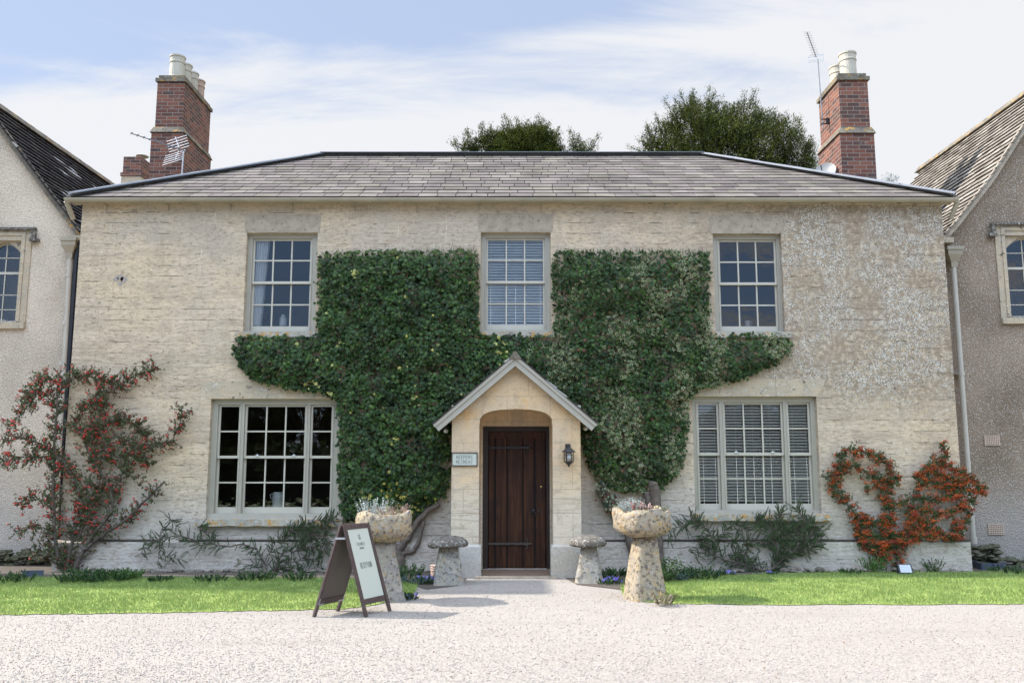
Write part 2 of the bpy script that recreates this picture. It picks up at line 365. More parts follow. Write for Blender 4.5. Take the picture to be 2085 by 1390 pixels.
def roughcast(name, base, dark, speck, sp_lo, sp_hi, grime=0.5):
    t = NT(name); x, y, z = t.sep()
    n1, n2 = t.noise(0.8, 5, 0.6), t.noise(30, 5, 0.75)
    col = t.mix(t.step(n1, 0.36, 0.66), base, dark)
    col = t.mix(t.math('MULTIPLY', t.step(n2, 0.46, 0.62), grime), col, tuple(c * 0.45 for c in dark))
    vr = t.vor(52); vm = t.noise(3.2, 5, 0.7)
    s1 = t.math('MULTIPLY', t.step(vr, 0.36, 0.22), t.step(t.math('ADD', t.vor(52, out='Color'), t.math('MULTIPLY', vm, 0.55)), sp_lo, sp_hi))
    col = t.mix(s1, col, speck)
    col = t.mix(t.math('MULTIPLY', t.step(z, 1.6, 0.4), 0.5), col, t.mix(n2, (0.30, 0.29, 0.28), (0.50, 0.48, 0.46)))
    t.bump(t.math('SUBTRACT', n2, vr), 0.8, 0.02)
    return t.fin(col, 0.95, spec=0.15)

def brick_mat(name='chimney_brick', sc_=1.0):
    t = NT(name); x, y, z = t.sep()
    br = t.n('ShaderNodeTexBrick'); t.L(t.comb(t.math('ADD', x, y), z, 0.), br.inputs['Vector'])
    for k, val in (('Scale', 1.0), ('Mortar Size', 0.0055), ('Mortar Smooth', 0.2), ('Bias', -0.1), ('Brick Width', 0.232), ('Row Height', 0.078)): br.inputs[k].default_value = val
    br.inputs['Color1'].default_value = (0, 0, 0, 1); br.inputs['Color2'].default_value = (1, 1, 1, 1)
    c = t.ramp(br.outputs['Color'], [(0.0, (0.09, 0.05, 0.042)), (0.3, (0.13, 0.055, 0.042)), (0.6, (0.185, 0.073, 0.050)), (1.0, (0.24, 0.10, 0.064))])
    c = t.mix(t.math('MULTIPLY', t.step(t.noise(5, 5, 0.7), 0.5, 0.7), 0.55), c, (0.10, 0.075, 0.075))
    c = t.mix(t.math('MULTIPLY', t.step(t.noise(14, 5, 0.7), 0.58, 0.7), 0.4), c, (0.30, 0.27, 0.25))
    c = t.mix(br.outputs['Fac'], c, (0.29, 0.25, 0.205))
    t.bump(t.math('SUBTRACT', t.math('MULTIPLY', t.noise(60, 4), 0.4), br.outputs['Fac']), 0.7, 0.012)
    return t.fin(c, 0.9, spec=0.2)

def lichen_stone(name, a, b, orange=0.55, white=0.56, dark=0.52, scale=9):
    t = NT(name); x, y, z = t.sep()
    n1, n2 = t.noise(scale, 6, 0.7), t.noise(scale * 5, 5, 0.75)
    col = t.mix(t.step(t.noise(scale * 0.4, 4), 0.4, 0.62), a, b)
    col = t.mix(t.math('MULTIPLY', t.step(n1, dark - 0.01, dark + 0.08), 0.85), col, (0.12, 0.10, 0.08))
    col = t.mix(t.math('MULTIPLY', t.step(t.noise(scale * 1.3, 6, 0.75, t.map(loc=(3, 8, 1))), white - .01, white + 0.09), 0.7), col, (0.62, 0.60, 0.56))
    col = t.mix(t.math('MULTIPLY', t.step(t.noise(scale * 0.9, 5, 0.65, t.map(loc=(8, 2, 4))), orange - .01, orange + 0.08), 0.75), col, (0.52, 0.27, 0.05))
    col = t.mix(t.math('MULTIPLY', t.step(n2, 0.54, 0.68), 0.4), col, (0.14, 0.12, 0.10))
    t.bump(t.math('ADD', n1, t.math('MULTIPLY', n2, 0.6)), 1.0, 0.025)
    return t.fin(col, 0.95, spec=0.15)

def attr_mat(name, rough=0.6, spec=0.4, var=0.25, scale=20, bump=0.0, dist=0.01, translucent=0.0, veins=False):
    t = NT(name); c = t.attr()
    nz = t.noise(scale, 4, 0.6)
    c = t.mix(var, c, t.ramp(nz, [(0.3, 0.25), (0.7, 1.0)]), 'MULTIPLY')
    if bump: t.bump(nz, bump, dist)
    m = t.fin(c, rough, spec=spec)
    if translucent:
        tr = t.n('ShaderNodeBsdfTranslucent'); t.L(c, tr.inputs[0]); mx = t.n('ShaderNodeMixShader'); mx.inputs[0].default_value = translucent
        t.L(t.p.outputs[0], mx.inputs[1]); t.L(tr.outputs[0], mx.inputs[2]); t.L(mx.outputs[0], t.out.inputs[0])
    return m

def glass_mat():
    t = NT('window_glass'); t.t.nodes.remove(t.p)
    tr = t.n('ShaderNodeBsdfTransparent'); tr.inputs[0].default_value = (0.95, 0.97, 0.97, 1)
    gl = t.n('ShaderNodeBsdfGlossy'); gl.inputs['Roughness'].default_value = 0.015
    bp = t.n('ShaderNodeBump'); bp.inputs['Strength'].default_value = 0.25; bp.inputs['Distance'].default_value = 0.012
    t.L(t.noise(3.2, 3, 0.5), bp.inputs['Height']); t.L(bp.outputs[0], gl.inputs['Normal'])
    fr = t.n('ShaderNodeFresnel'); fr.inputs[0].default_value = 1.52
    k = t.math('ADD', t.math('MULTIPLY', fr.outputs[0], 2.3), 0.02, True)
    mx = t.n('ShaderNodeMixShader'); t.L(k, mx.inputs[0]); t.L(tr.outputs[0], mx.inputs[1]); t.L(gl.outputs[0], mx.inputs[2])
    t.L(mx.outputs[0], t.out.inputs[0]); return t.mat

def gravel_mat():
    t = NT('gravel')
    v1, v2 = t.vor(105), t.vor(105, out='Color')
    cr = t.n('ShaderNodeSeparateColor'); t.L(v2, cr.inputs[0])
    col = t.ramp(cr.outputs[0], [(0.0, (0.24, 0.207, 0.178)), (0.25, (0.33, 0.292, 0.255)), (0.7, (0.37, 0.33, 0.29)), (1.0, (0.43, 0.39, 0.35))])
    big = t.noise(0.7, 5, 0.6)
    col = t.mix(t.math('MULTIPLY', t.step(big, 0.45, 0.7), 0.35), col, (0.30, 0.26, 0.225))
    trk = t.noise(1.0, 4, 0.6, t.map((0.22, 1.6, 1)))
    col = t.mix(t.math('MULTIPLY', t.step(trk, 0.52, 0.66), 0.4), col, (0.27, 0.235, 0.205))
    spk = t.math('MULTIPLY', t.step(cr.outputs[1], 0.975, 0.985), 0.7)
    col = t.mix(spk, col, (0.20, 0.13, 0.09))
    col = t.mix(t.step(v1, 0.45, 0.85), col, (0.29, 0.255, 0.22))
    h = t.math('ADD', t.math('MULTIPLY', t.math('SUBTRACT', 1.0, v1), 1.0), t.math('MULTIPLY', t.noise(2.5, 6, 0.65), 1.8))
    t.bump(h, 0.7, 0.013)
    return t.fin(col, 0.9, spec=0.2)

def wood_mat():
    t = NT('oak_door')
    n = t.noise(1.0, 7, 0.65, t.map((38, 38, 1.6)), 0.4)
    c = t.ramp(n, [(0.3, (0.024, 0.010, 0.006)), (0.52, (0.062, 0.025, 0.012)), (0.75, (0.12, 0.048, 0.022))])
    c = t.mix(t.math('MULTIPLY', t.step(t.noise(2.2, 3), 0.42, 0.65), 0.55), c, (0.022, 0.012, 0.012))
    t.bump(n, 0.35, 0.004); return t.fin(c, 0.55, spec=0.22)

M = {}
M['wall'] = wall_stone(); M['plinth'] = plinth_stone(); M['porch'] = porch_stone()
M['rc_l'] = roughcast('roughcast_pale', (0.70, 0.58, 0.455), (0.53, 0.435, 0.34), (0.82, 0.75, 0.66), 0.72, 0.92, 0.35)
M['rc_r'] = roughcast('roughcast_brown', (0.34, 0.26, 0.195), (0.22, 0.165, 0.12), (0.60, 0.57, 0.53), 0.72, 0.88, 0.4)
M['brick'] = brick_mat()
M['lichen'] = lichen_stone('lichen_sill_stone', (0.46, 0.41, 0.33), (0.36, 0.33, 0.28), 0.53, 0.55, 0.56, 11)
M['trough'] = lichen_stone('lichen_trough_stone', (0.44, 0.355, 0.235), (0.36, 0.305, 0.235), 0.575, 0.57, 0.51, 22)
M['stalk'] = lichen_stone('lichen_staddle_stone', (0.40, 0.36, 0.29), (0.33, 0.31, 0.28), 0.60, 0.57, 0.53, 22)
M['cap'] = lichen_stone('staddle_cap_stone', (0.17, 0.15, 0.12), (0.12, 0.105, 0.09), 0.68, 0.535, 0.46, 20)
M['cope'] = lichen_stone('chimney_coping', (0.22, 0.19, 0.14), (0.15, 0.13, 0.11), 0.57, 0.62, 0.5, 7)
M['lintel'] = lichen_stone('weathered_lintel', (0.46, 0.38, 0.30), (0.385, 0.32, 0.245), 0.75, 0.66, 0.58, 20)
M['dress'] = lichen_stone('dressed_window_stone', (0.51, 0.41, 0.29), (0.44, 0.37, 0.28), 0.72, 0.58, 0.58, 9)
M['glass'] = glass_mat()
M['paint'] = simple('stone_grey_paint', (0.37, 0.338, 0.275), (0.345, 0.315, 0.255), 0.45, 5, 0.05)
M['paint_light'] = simple('pale_grey_paint', (0.47, 0.43, 0.355), (0.44, 0.40, 0.33), 0.4, 5, 0.04)
M['gutter'] = simple('cast_iron_gutter_paint', (0.36, 0.31, 0.235), (0.29, 0.25, 0.185), 0.45, 3, 0.1)
M['pipe'] = simple('downpipe_paint', (0.47, 0.43, 0.37), (0.42, 0.385, 0.33), 0.45, 3, 0.1)
M['blackpipe'] = simple('black_pipe', (0.012, 0.013, 0.018), (0.02, 0.02, 0.025), 0.4, 8, 0.1)
M['lead'] = simple('lead_flashing', (0.18, 0.19, 0.21), (0.135, 0.145, 0.165), 0.5, 6, 0.2, 0.0)
M['slate'] = attr_mat('roof_slate', 0.8, 0.2, 0.6, 1.8, 0.5, 0.006)
M['stoneslate'] = attr_mat('stone_slate', 0.9, 0.2, 0.6, 9, 0.9, 0.02)
M['pot'] = simple('chimney_pot_buff', (0.46, 0.42, 0.34), (0.38, 0.34, 0.275), 0.7, 6, 0.15)
M['pot_pink'] = simple('chimney_pot_terracotta', (0.38, 0.26, 0.20), (0.30, 0.21, 0.16), 0.7, 6, 0.15)
M['alu'] = simple('aerial_metal', (0.55, 0.56, 0.58), (0.4, 0.41, 0.43), 0.35, 20, 0.0, 0.7)
M['alu_white'] = simple('aerial_bright_rods', (0.75, 0.75, 0.76), (0.65, 0.65, 0.66), 0.4, 20, 0.0)
M['mast'] = simple('aerial_mast', (0.22, 0.24, 0.27), (0.15, 0.16, 0.18), 0.5, 20, 0.0)
M['dish'] = simple('dish_grey', (0.20, 0.205, 0.21), (0.17, 0.175, 0.18), 0.5, 8, 0.0)
M['gravel'] = gravel_mat()
M['soil'] = simple('bed_soil', (0.045, 0.034, 0.026), (0.10, 0.08, 0.06), 0.95, 30, 1.0)
M['lawn'] = simple('lawn_turf', (0.20, 0.27, 0.05), (0.27, 0.32, 0.08), 0.9, 18, 0.8)
M['field'] = simple('field_turf', (0.06, 0.10, 0.03), (0.08, 0.11, 0.03), 0.9, 0.3, 0.2)
M['blade'] = attr_mat('grass_blade', 0.6, 0.25, 0.1, 8, 0, 0, 0.25)
M['leaf'] = attr_mat('ivy_leaf', 0.45, 0.22, 0.45, 45, 0, 0, 0.08)
M['leaf2'] = attr_mat('shrub_leaf', 0.55, 0.18, 0.3, 40, 0, 0, 0.15)
M['yew'] = attr_mat('yew_needles', 0.7, 0.1, 0.25, 2, 0, 0, 0.1)
M['petal'] = attr_mat('berry_and_petal', 0.4, 0.5, 0.15, 40, 0)
M['bark'] = simple('bark', (0.11, 0.085, 0.065), (0.055, 0.042, 0.034), 0.9, 25, 0.9)
M['oldstem'] = simple('ivy_stem_bark', (0.15, 0.115, 0.09), (0.08, 0.06, 0.048), 0.9, 22, 1.0)
M['door'] = wood_mat()
M['doordark'] = simple('door_frame_wood', (0.022, 0.012, 0.009), (0.035, 0.02, 0.014), 0.5, 14, 0.3)
M['iron'] = simple('black_iron', (0.012, 0.012, 0.013), (0.03, 0.028, 0.027), 0.45, 40, 0.5)
M['iron_rust'] = simple('worn_iron_strap', (0.10, 0.08, 0.065), (0.05, 0.04, 0.035), 0.5, 30, 0.5)
M['brass'] = simple('brass', (0.55, 0.38, 0.14), (0.4, 0.28, 0.1), 0.3, 10, 0, 1.0)
M['step'] = simple('door_step_stone', (0.25, 0.165, 0.115), (0.19, 0.125, 0.09), 0.8, 8, 0.3)
M['frame_brown'] = simple('brown_painted_wood', (0.055, 0.036, 0.034), (0.085, 0.055, 0.05), 0.4, 22, 0.3)
M['panel_back'] = simple('board_back_panel', (0.095, 0.078, 0.062), (0.075, 0.06, 0.05), 0.35, 3, 0.0)
M['sage'] = simple('sage_sign_face', (0.48, 0.495, 0.42), (0.47, 0.485, 0.41), 0.4, 3, 0.0)
M['ink'] = simple('grey_lettering', (0.10, 0.105, 0.10), (0.12, 0.12, 0.11), 0.6, 3, 0.0)
M['ink_soft'] = simple('soft_grey_lettering', (0.17, 0.18, 0.165), (0.16, 0.17, 0.155), 0.6, 3, 0.0)
M['whitecloth'] = simple('white_curtain', (0.88, 0.88, 0.88), (0.84, 0.84, 0.85), 0.9, 6, 0.2)
M['slat'] = simple('white_blind_slat', (0.85, 0.86, 0.87), (0.82, 0.83, 0.84), 0.5, 6, 0.0)
M['slat_cream'] = simple('cream_blind_slat', (0.90, 0.84, 0.76), (0.86, 0.80, 0.72), 0.5, 6, 0.0)
M['china'] = simple('white_glazed_ware', (0.72, 0.72, 0.71), (0.55, 0.56, 0.57), 0.3, 30, 0.1)
M['mug'] = simple('printed_mug', (0.7, 0.66, 0.66), (0.45, 0.22, 0.25), 0.3, 90, 0.0)
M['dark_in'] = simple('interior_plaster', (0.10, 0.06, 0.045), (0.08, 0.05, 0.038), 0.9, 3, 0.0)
M['moss'] = simple('mossy_rubble', (0.045, 0.05, 0.015), (0.11, 0.10, 0.07), 0.95, 7, 1.0)
M['trayblue'] = simple('blue_grey_plastic', (0.045, 0.055, 0.085), (0.06, 0.07, 0.10), 0.5, 6, 0.1)
M['terracotta'] = simple('air_brick_clay', (0.50, 0.37, 0.28), (0.45, 0.34, 0.27), 0.85, 12, 0.3)
M['void'] = simple('dark_void', (0.01, 0.01, 0.01), (0.012, 0.012, 0.012), 0.9, 3, 0)
M['bulb'] = simple('lamp_frosted_glass', (0.75, 0.76, 0.78), (0.7, 0.7, 0.72), 0.2, 3, 0)
M['rock'] = lichen_stone('edging_rock', (0.26, 0.22, 0.18), (0.17, 0.15, 0.12), 0.8, 0.6, 0.5, 14)

def add_lintel_etc(): pass

# ------------------------------------------------------------------ ground
HX = 6.78                                     # half the width of the house
gm = MB(); gm.box(-400, 400, -400, 400, -0.6, -0.03)
tag(gm.build('field', M['field']), kind='structure')
g = MB(); g.face([(-40, -17, 0), (40, -17, 0), (40, 14, 0), (-40, 14, 0)])
tag(g.build('gravel_drive', M['gravel']), kind='structure')

def tri_poly(pts, z):                         # flat polygon sheet
    m = MB(); m.face([(p[0], p[1], z) for p in pts]); return m
def wig(pts, amp, n=6):
    out = []
    for i in range(len(pts) - 1):
        a, b = Vector(pts[i][:2]), Vector(pts[i+1][:2])
        for k in range(n):
            p = a.lerp(b, k / n)
            out.append((p.x, p.y + (rnd.uniform(-amp, amp) if k else 0)))
    out.append(tuple(pts[-1][:2])); return out
frontL = [G(-250, 1262), G(0, 1252), G(200, 1249), G(400, 1246), G(560, 1243), G(700, 1240), G(760, 1232), G(830, 1216), G(846, 1204)]
backL = [G(850, 1190), G(820, 1184), G(700, 1178), G(400, 1177), G(0, 1177), G(-250, 1177)]
lawnL = wig(frontL, 0.035, 14) + wig(backL, 0.015, 5)
frontR = [G(1263, 1196), G(1268, 1210), G(1285, 1222), G(1345, 1229), G(1500, 1231), G(1800, 1231), G(2085, 1230), G(2350, 1230)]
backR = [G(2350, 1163), G(2085, 1165), G(1700, 1166), G(1480, 1172), G(1370, 1180), G(1290, 1184)]
lawnR = wig(frontR, 0.035, 14) + wig(backR, 0.015, 5)
def inside(x, y, poly):
    c = False; j = len(poly) - 1
    for i in range(len(poly)):
        xi, yi, xj, yj = poly[i][0], poly[i][1], poly[j][0], poly[j][1]
        if (yi > y) != (yj > y) and x < (xj - xi) * (y - yi) / (yj - yi) + xi: c = not c
        j = i
    return c
def lawn(poly, n, label):
    base = tri_poly(poly, 0.008).build('lawn', M['lawn']); tag(base, kind='structure')
    xs = [p[0] for p in poly]; ys = [p[1] for p in poly]; m = MB()
    x0, x1, y0, y1 = max(min(xs), -8.6), min(max(xs), 8.6), min(ys) - .12, max(ys); k = 0
    while k < n:
        x, y = rnd.uniform(x0, x1), rnd.uniform(y0, y1)
        sp_ = .10 if rnd.random() < .05 else .025
        if not inside(x + rnd.gauss(0, sp_), y + rnd.gauss(0, sp_), poly): continue
        k += 1
        h = rnd.uniform(0.018, 0.046) * (0.7 + 0.7 * noise.noise((x * 3, y * 3, 0)) + 0.25); h = max(h, 0.012)
        a = rnd.uniform(0, math.tau); w = rnd.uniform(0.003, 0.006)
        dx, dy = math.cos(a) * w, math.sin(a) * w; lx, ly = rnd.gauss(0, 0.012), rnd.gauss(0, 0.012)
        t = rnd.random() * 0.6 + 0.4 * (0.5 + 0.5 * noise.noise((x * 1.2, y * 2.2, 4)))
        c = (0.15 + 0.15 * t, 0.24 + 0.13 * t, 0.055 + 0.07 * t)
        if rnd.random() < 0.05: c = (0.28, 0.26, 0.11)
        m.face([(x - dx, y - dy, 0.006), (x + dx, y + dy, 0.006), (x + lx, y + ly, 0.006 + h)], c)
    tag(m.build('grass', M['blade'], fix=False), label, 'grass', kind='stuff')
lawn(lawnL, 60000, 'bright mown grass left of the front path')
lawn(lawnR, 60000, 'bright mown grass right of the front path')
bed = [(-9.5, G(0, 1180).y), *[(p[0], p[1]) for p in (G(400, 1180), G(700, 1181), G(830, 1188), G(868, 1200), G(935, 1192), G(950, 1178))], (-0.75, 0.3), (-6.6, 0.3), (-6.6, 1.2), (-9.5, 1.2)]
tag(tri_poly(bed, 0.006).build('soil_bed', M['soil']), kind='structure')
bed2 = [(0.75, 0.3), (0.75, G(1185, 1178).y)] + [(p[0], p[1]) for p in (G(1175, 1190), G(1262, 1200), G(1300, 1190), G(1370, 1184), G(1480, 1176), G(1700, 1168), G(2085, 1167))] + [(9.5, G(2085, 1167).y), (9.5, 1.2), (6.6, 1.2), (6.6, 0.3)]
tag(tri_poly(bed2, 0.006).build('soil_bed', M['soil']), kind='structure')
# loose stones lying on the gravel
pm = MB()
for i in range(26000):
    px, py = rnd.uniform(-60, 2150), 1176 + 220 * rnd.random() ** 0.8
    q = G(px, py)
    if inside(q.x, q.y, lawnL) or inside(q.x, q.y, lawnR) or inside(q.x, q.y, bed) or inside(q.x, q.y, bed2): continue
    r = rnd.uniform(0.004, 0.0095); t = rnd.random(); k = 0.29 + 0.15 * t
    c = (k, k * 0.89, k * 0.80) if rnd.random() > 0.03 else (0.2, 0.13, 0.09)
    pm.blob((q.x, q.y, r * 0.4), r, c, 0, rnd.uniform(0.7, 1.3), rnd.uniform(0.7, 1.3), 0.65)
tag(pm.build('gravel_stones', attr_mat('pebble', 0.85, 0.2, 0.2, 60), fix=False), 'loose pale stones over the gravel drive', 'gravel', kind='stuff')

# ------------------------------------------------------------------ the house
house = thing('stone_house', 'wide two-storey limestone house with hipped slate roof, centre', 'house')
EZ = P(1042, 412).z                           # wall head
UW = [(503, 647, 474, 676), (979, 1121, 473, 676), (1451, 1590, 476, 676)]      # upper windows, pixels at their head / foot
def rect(px0, px1, pyt, pyb, y=0.0):
    a, b, c = P(px0, pyt, y), P(px1, pyt, y), P(px0, pyb, y); return [a.x, b.x, c.z, a.z]
uw = [rect(*w) for w in UW]
lwl = rect(430, 693, 812, 1055); lwr = rect(1409, 1662, 807, 1045)
DOOR_Z0, DOOR_Z1 = P(1042, 1158, 0.02).z, P(1042, 868, 0.0).z
DX0, DX1 = P(983, 1000).x, P(1119, 1000).x
def wall_grid(m, x0, x1, z0, z1, holes, y0, y1):
    xs = sorted({x0, x1, *[h[0] for h in holes], *[h[1] for h in holes]}); zs = sorted({z0, z1, *[h[2] for h in holes], *[h[3] for h in holes]})
    def hole(x, z): return any(h[0] < x < h[1] and h[2] < z < h[3] for h in holes)
    for i in range(len(xs)-1):
        for j in range(len(zs)-1):
            xa, xb, za, zb = xs[i], xs[i+1], zs[j], zs[j+1]
            if hole((xa+xb)/2, (za+zb)/2): continue
            m.face([(xa,y0,za),(xb,y0,za),(xb,y0,zb),(xa,y0,zb)]); m.face([(xa,y1,za),(xa,y1,zb),(xb,y1,zb),(xb,y1,za)])
    for (a, b, c, d) in holes:
        m.face([(a,y0,c),(a,y0,d),(a,y1,d),(a,y1,c)]); m.face([(b,y0,c),(b,y1,c),(b,y1,d),(b,y0,d)])
        m.face([(a,y0,d),(b,y0,d),(b,y1,d),(a,y1,d)]); m.face([(a,y0,c),(a,y1,c),(b,y1,c),(b,y0,c)])
    for (a, b) in ((x0, x0), (x1, x1)): m.face([(a,y0,z0),(a,y0,z1),(a,y1,z1),(a,y1,z0)])
    m.face([(x0,y0,z1),(x1,y0,z1),(x1,y1,z1),(x0,y1,z1)])
w = MB()
wall_grid(w, -HX, HX, 0, EZ, uw + [lwl, lwr, [DX0, DX1, 0.03, DOOR_Z1]], 0.0, 0.34)
HD = 6.6
w.box(-HX, -HX + 0.34, 0.341, HD, 0, EZ); w.box(HX - 0.34, HX, 0.341, HD, 0, EZ); w.box(-HX, HX, HD, HD + 0.3, 0, EZ)
w.build('wall', M['wall'], house, fix=False)
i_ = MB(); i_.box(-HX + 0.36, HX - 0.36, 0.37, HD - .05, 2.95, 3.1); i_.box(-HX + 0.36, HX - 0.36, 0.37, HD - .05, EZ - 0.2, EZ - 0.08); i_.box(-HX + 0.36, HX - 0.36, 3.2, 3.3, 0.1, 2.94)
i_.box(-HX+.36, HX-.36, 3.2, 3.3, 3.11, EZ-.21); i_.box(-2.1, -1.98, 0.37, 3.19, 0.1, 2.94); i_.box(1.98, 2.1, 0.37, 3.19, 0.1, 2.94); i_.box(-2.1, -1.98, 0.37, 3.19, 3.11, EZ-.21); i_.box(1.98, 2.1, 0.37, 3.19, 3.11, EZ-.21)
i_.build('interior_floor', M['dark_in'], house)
PZ = P(1042, 1101).z
for a, b in ((-HX - 0.05, -1.02), (1.02, HX + 0.05)):
    pl = MB(); pl.hexa([(a, -0.06, 0), (b, -0.06, 0), (b, -0.002, 0), (a, -0.002, 0)], [(a, -0.055, PZ - 0.02), (b, -0.055, PZ - 0.02), (b, -0.002, PZ + 0.02), (a, -0.002, PZ + 0.02)]); pl.build('plinth', M['wall'], house); pl = MB(); xx = a
    while xx < b - .03:
        wq = rnd.uniform(.08, .4); wq = min(wq, b - xx)
        if rnd.random() < .8: pl.box(xx, xx + wq, -.058, -.003, PZ + .008, PZ + .022 + rnd.uniform(0, .008))
        xx += wq
    pl.build('mossy_ledge', M['soil'], house)
# quoins: slightly proud corner stones
z = PZ + 0.03; k = 0
while z < EZ - 0.3:
    hgt = rnd.uniform(0.30, 0.42); l = 0.36 if k % 2 else 0.56
    for s in (-1, 1): qn = MB(); qn.box(s * (HX + 0.004), s * (HX - l), -0.004, 0.30, z, z + hgt - 0.012); qn.build('quoin', M['wall'], house)
    z += hgt; k += 1
# lintels
lt = [(x0 - 0.02, x1 + (0.02), z1 + 0.004, z1 + 0.30, 0.0) for (x0, x1, z0, z1) in uw]
for (a, b, c, d, f) in lt:
    m = MB(); m.prism_y([(a - 0.01, c), (b + 0.01, c), (b + 0.03, d), (a - 0.03, d)], -0.005, 0.05); m.build('lintel', M['lintel'], house)
for (x0, x1, z0, z1) in (lwl, lwr):
    m = MB(); n = 3
    for k in range(n):
        a, b = x0 - 0.06 + (x1 - x0 + 0.12) * k / n, x0 - 0.06 + (x1 - x0 + 0.12) * (k + 1) / n
        f0, f1 = (-0.1 if k == 0 else 0), (0.1 if k == n-1 else 0)
        m.prism_y([(a + 0.003, z1 + 0.004), (b - 0.003, z1 + 0.004), (b - 0.003 + f1, z1 + 0.27), (a + 0.003 + f0, z1 + 0.27)], -0.005, 0.05)
    m.build('lintel', M['dress'], house)
# repaired patch with filler high on the left of the wall
m = MB(); c = P(246, 566)
for dx, dz, s in ((0, 0, 0.06), (0.05, -0.03, 0.05), (-0.07, -0.01, 0.04), (0.02, 0.1, 0.03), (0.0, -0.1, 0.03)):
    m.mesh([(c.x + dx + s * math.cos(a) * rnd.uniform(.7, 1.3), -0.004, c.z + dz + s * math.sin(a) * rnd.uniform(.7, 1.3)) for a in [k * math.tau / 9 for k in range(9)]], [tuple(range(9))])
m.build('filler_patch', simple('grey_mortar_filler', (0.25, 0.25, 0.26), (0.42, 0.30, 0.20), 0.9, 14, 0.3), house)

# -- sash windows
YF = 0.085
def sash_window(parent, rc, lights, rows, meet, name='window', fw=0.085, glass_z=None, mats=None, label=None, lower_rail=0.09):
    """rc: opening; lights: list of (x0,x1,cols) glass areas; rows: z edges of the glass from top; meet: index of the meeting rail"""
    x0, x1, z0, z1 = rc; pm_ = M['paint']; f = MB(); xs = [l[0] for l in lights]; gz1, gz0 = rows[0], rows[-1]
    pad = 0.032
    # outer box frame with a sill, and mullions between the lights
    f.box(x0 + .001, x1 - .001, YF, YF + 0.12, gz1 + pad, z1 - .001); f.box(x0 + .001, x1 - .001, YF - 0.03, YF + 0.12, z0 + .001, gz0 - lower_rail)
    edges = [x0 + .001] + [e for l in lights for e in (l[0] - pad, l[1] + pad)] + [x1 - .001]
    for k in range(0, len(edges), 2): f.box(edges[k], edges[k+1], YF, YF + 0.12, gz0 - lower_rail + .001, gz1 + pad - .001)
    for k in range(0, len(edges), 2):      # raised bead round each light
        for e, s in ((edges[k], 1), (edges[k+1], -1)):
            if 0 < k or s < 0:
                if not (k == 0 and s > 0) and not (k == len(edges) - 2 and s < 0): f.box(e + (s * .001), e + s * 0.014, YF - 0.010, YF - .001, gz0 - lower_rail + .002, gz1 + pad)
    win = f.build(name, pm_, parent)
    if label: win['label'] = label
    s_ = MB(); g_ = MB()
    for (a, b, cols) in lights:
        up, lo = YF + 0.035, YF + 0.065; zm = rows[meet]
        for (zt, zb, yy, rr) in ((gz1, zm, up, rows[:meet+1]), (zm, gz0, lo, rows[meet:])):
            s_.box(a - pad + .002, a, yy, yy + 0.035, zb, zt + (pad - .002 if yy == up else -.001)); s_.box(b, b + pad - .002, yy, yy + 0.035, zb, zt + (pad - .002 if yy == up else -.001))
            for zr in rr[1:-1]: s_.box(a + .001, b - .001, yy + 0.004, yy + 0.028, zr - 0.011, zr + 0.011)
            for k in range(1, cols):
                xm = a + (b - a) * k / cols; s_.box(xm - 0.011, xm + 0.011, yy + 0.002, yy + 0.030, zb + .001, zt - .001)
            g_.face([(a - .01, yy + 0.016, zb), (b + .01, yy + 0.016, zb), (b + .01, yy + 0.016, zt), (a - .01, yy + 0.016, zt)])
        s_.box(a + .001, b - .001, up, up + 0.034, gz1 + .001, gz1 + pad - .003)
        s_.box(a - pad + .003, b + pad - .003, up - 0.008, lo + 0.02, zm - 0.02, zm + 0.02)
        s_.box(a - pad + .003, b + pad - .003, lo - .001, lo + 0.036, gz0 - lower_rail + .001, gz0)
    s_.build('sash', M['paint_light'], win); g_.build('pane', M['glass'], win, fix=False)
    return win
def zrow(pxx, ys): return [P(pxx, y, YF + .05).z for y in ys]
def gx(a, b, py): return (P(a, py, YF + .05).x, P(b, py, YF + .05).x)
sash_window(house, uw[0], [(*gx(521, 633, 492), 3)], zrow(575, (491, 531, 576, 620, 664)), 2, label='left-hand upper sash window with curtain')
sash_window(house, uw[1], [(*gx(994, 1105, 492), 3)], zrow(1050, (490, 530, 575, 618, 661)), 2, label='middle upper sash window above the porch')
sash_window(house, uw[2], [(*gx(1464, 1574, 492), 3)], zrow(1520, (493, 534, 578, 621, 664)), 2, label='right-hand upper sash window, no blind')
gl = [(*gx(451, 488, 835), 1), (*gx(505, 622, 835), 3), (*gx(638, 676, 835), 1)]
sash_window(house, lwl, gl, zrow(560, (828, 878, 930, 982, 1032)), 2, label='left tripartite ground-floor sash window')
gr = [(*gx(1421, 1458, 830), 1), (*gx(1475, 1588, 830), 3), (*gx(1604, 1643, 830), 1)]
sash_window(house, lwr, gr, zrow(1530, (823, 872, 924, 974, 1025)), 2, label='right tripartite ground-floor sash window with blinds')
for rc, ys in ((lwl, 931), (lwr, 924)):          # brass fasteners on the meeting rails
    cx = (rc[0] + rc[1]) / 2; zc = P(1042, ys, .1).z + 0.02
    for s in (-1, 1): m = MB(); m.box(cx + s * 0.28 - 0.025, cx + s * 0.28 + 0.025, YF + 0.01, YF + 0.05, zc, zc + 0.014); m.blob((cx + s * 0.28, YF + 0.02, zc + 0.022), 0.012); m.build('window_fastener', M['china'], house)
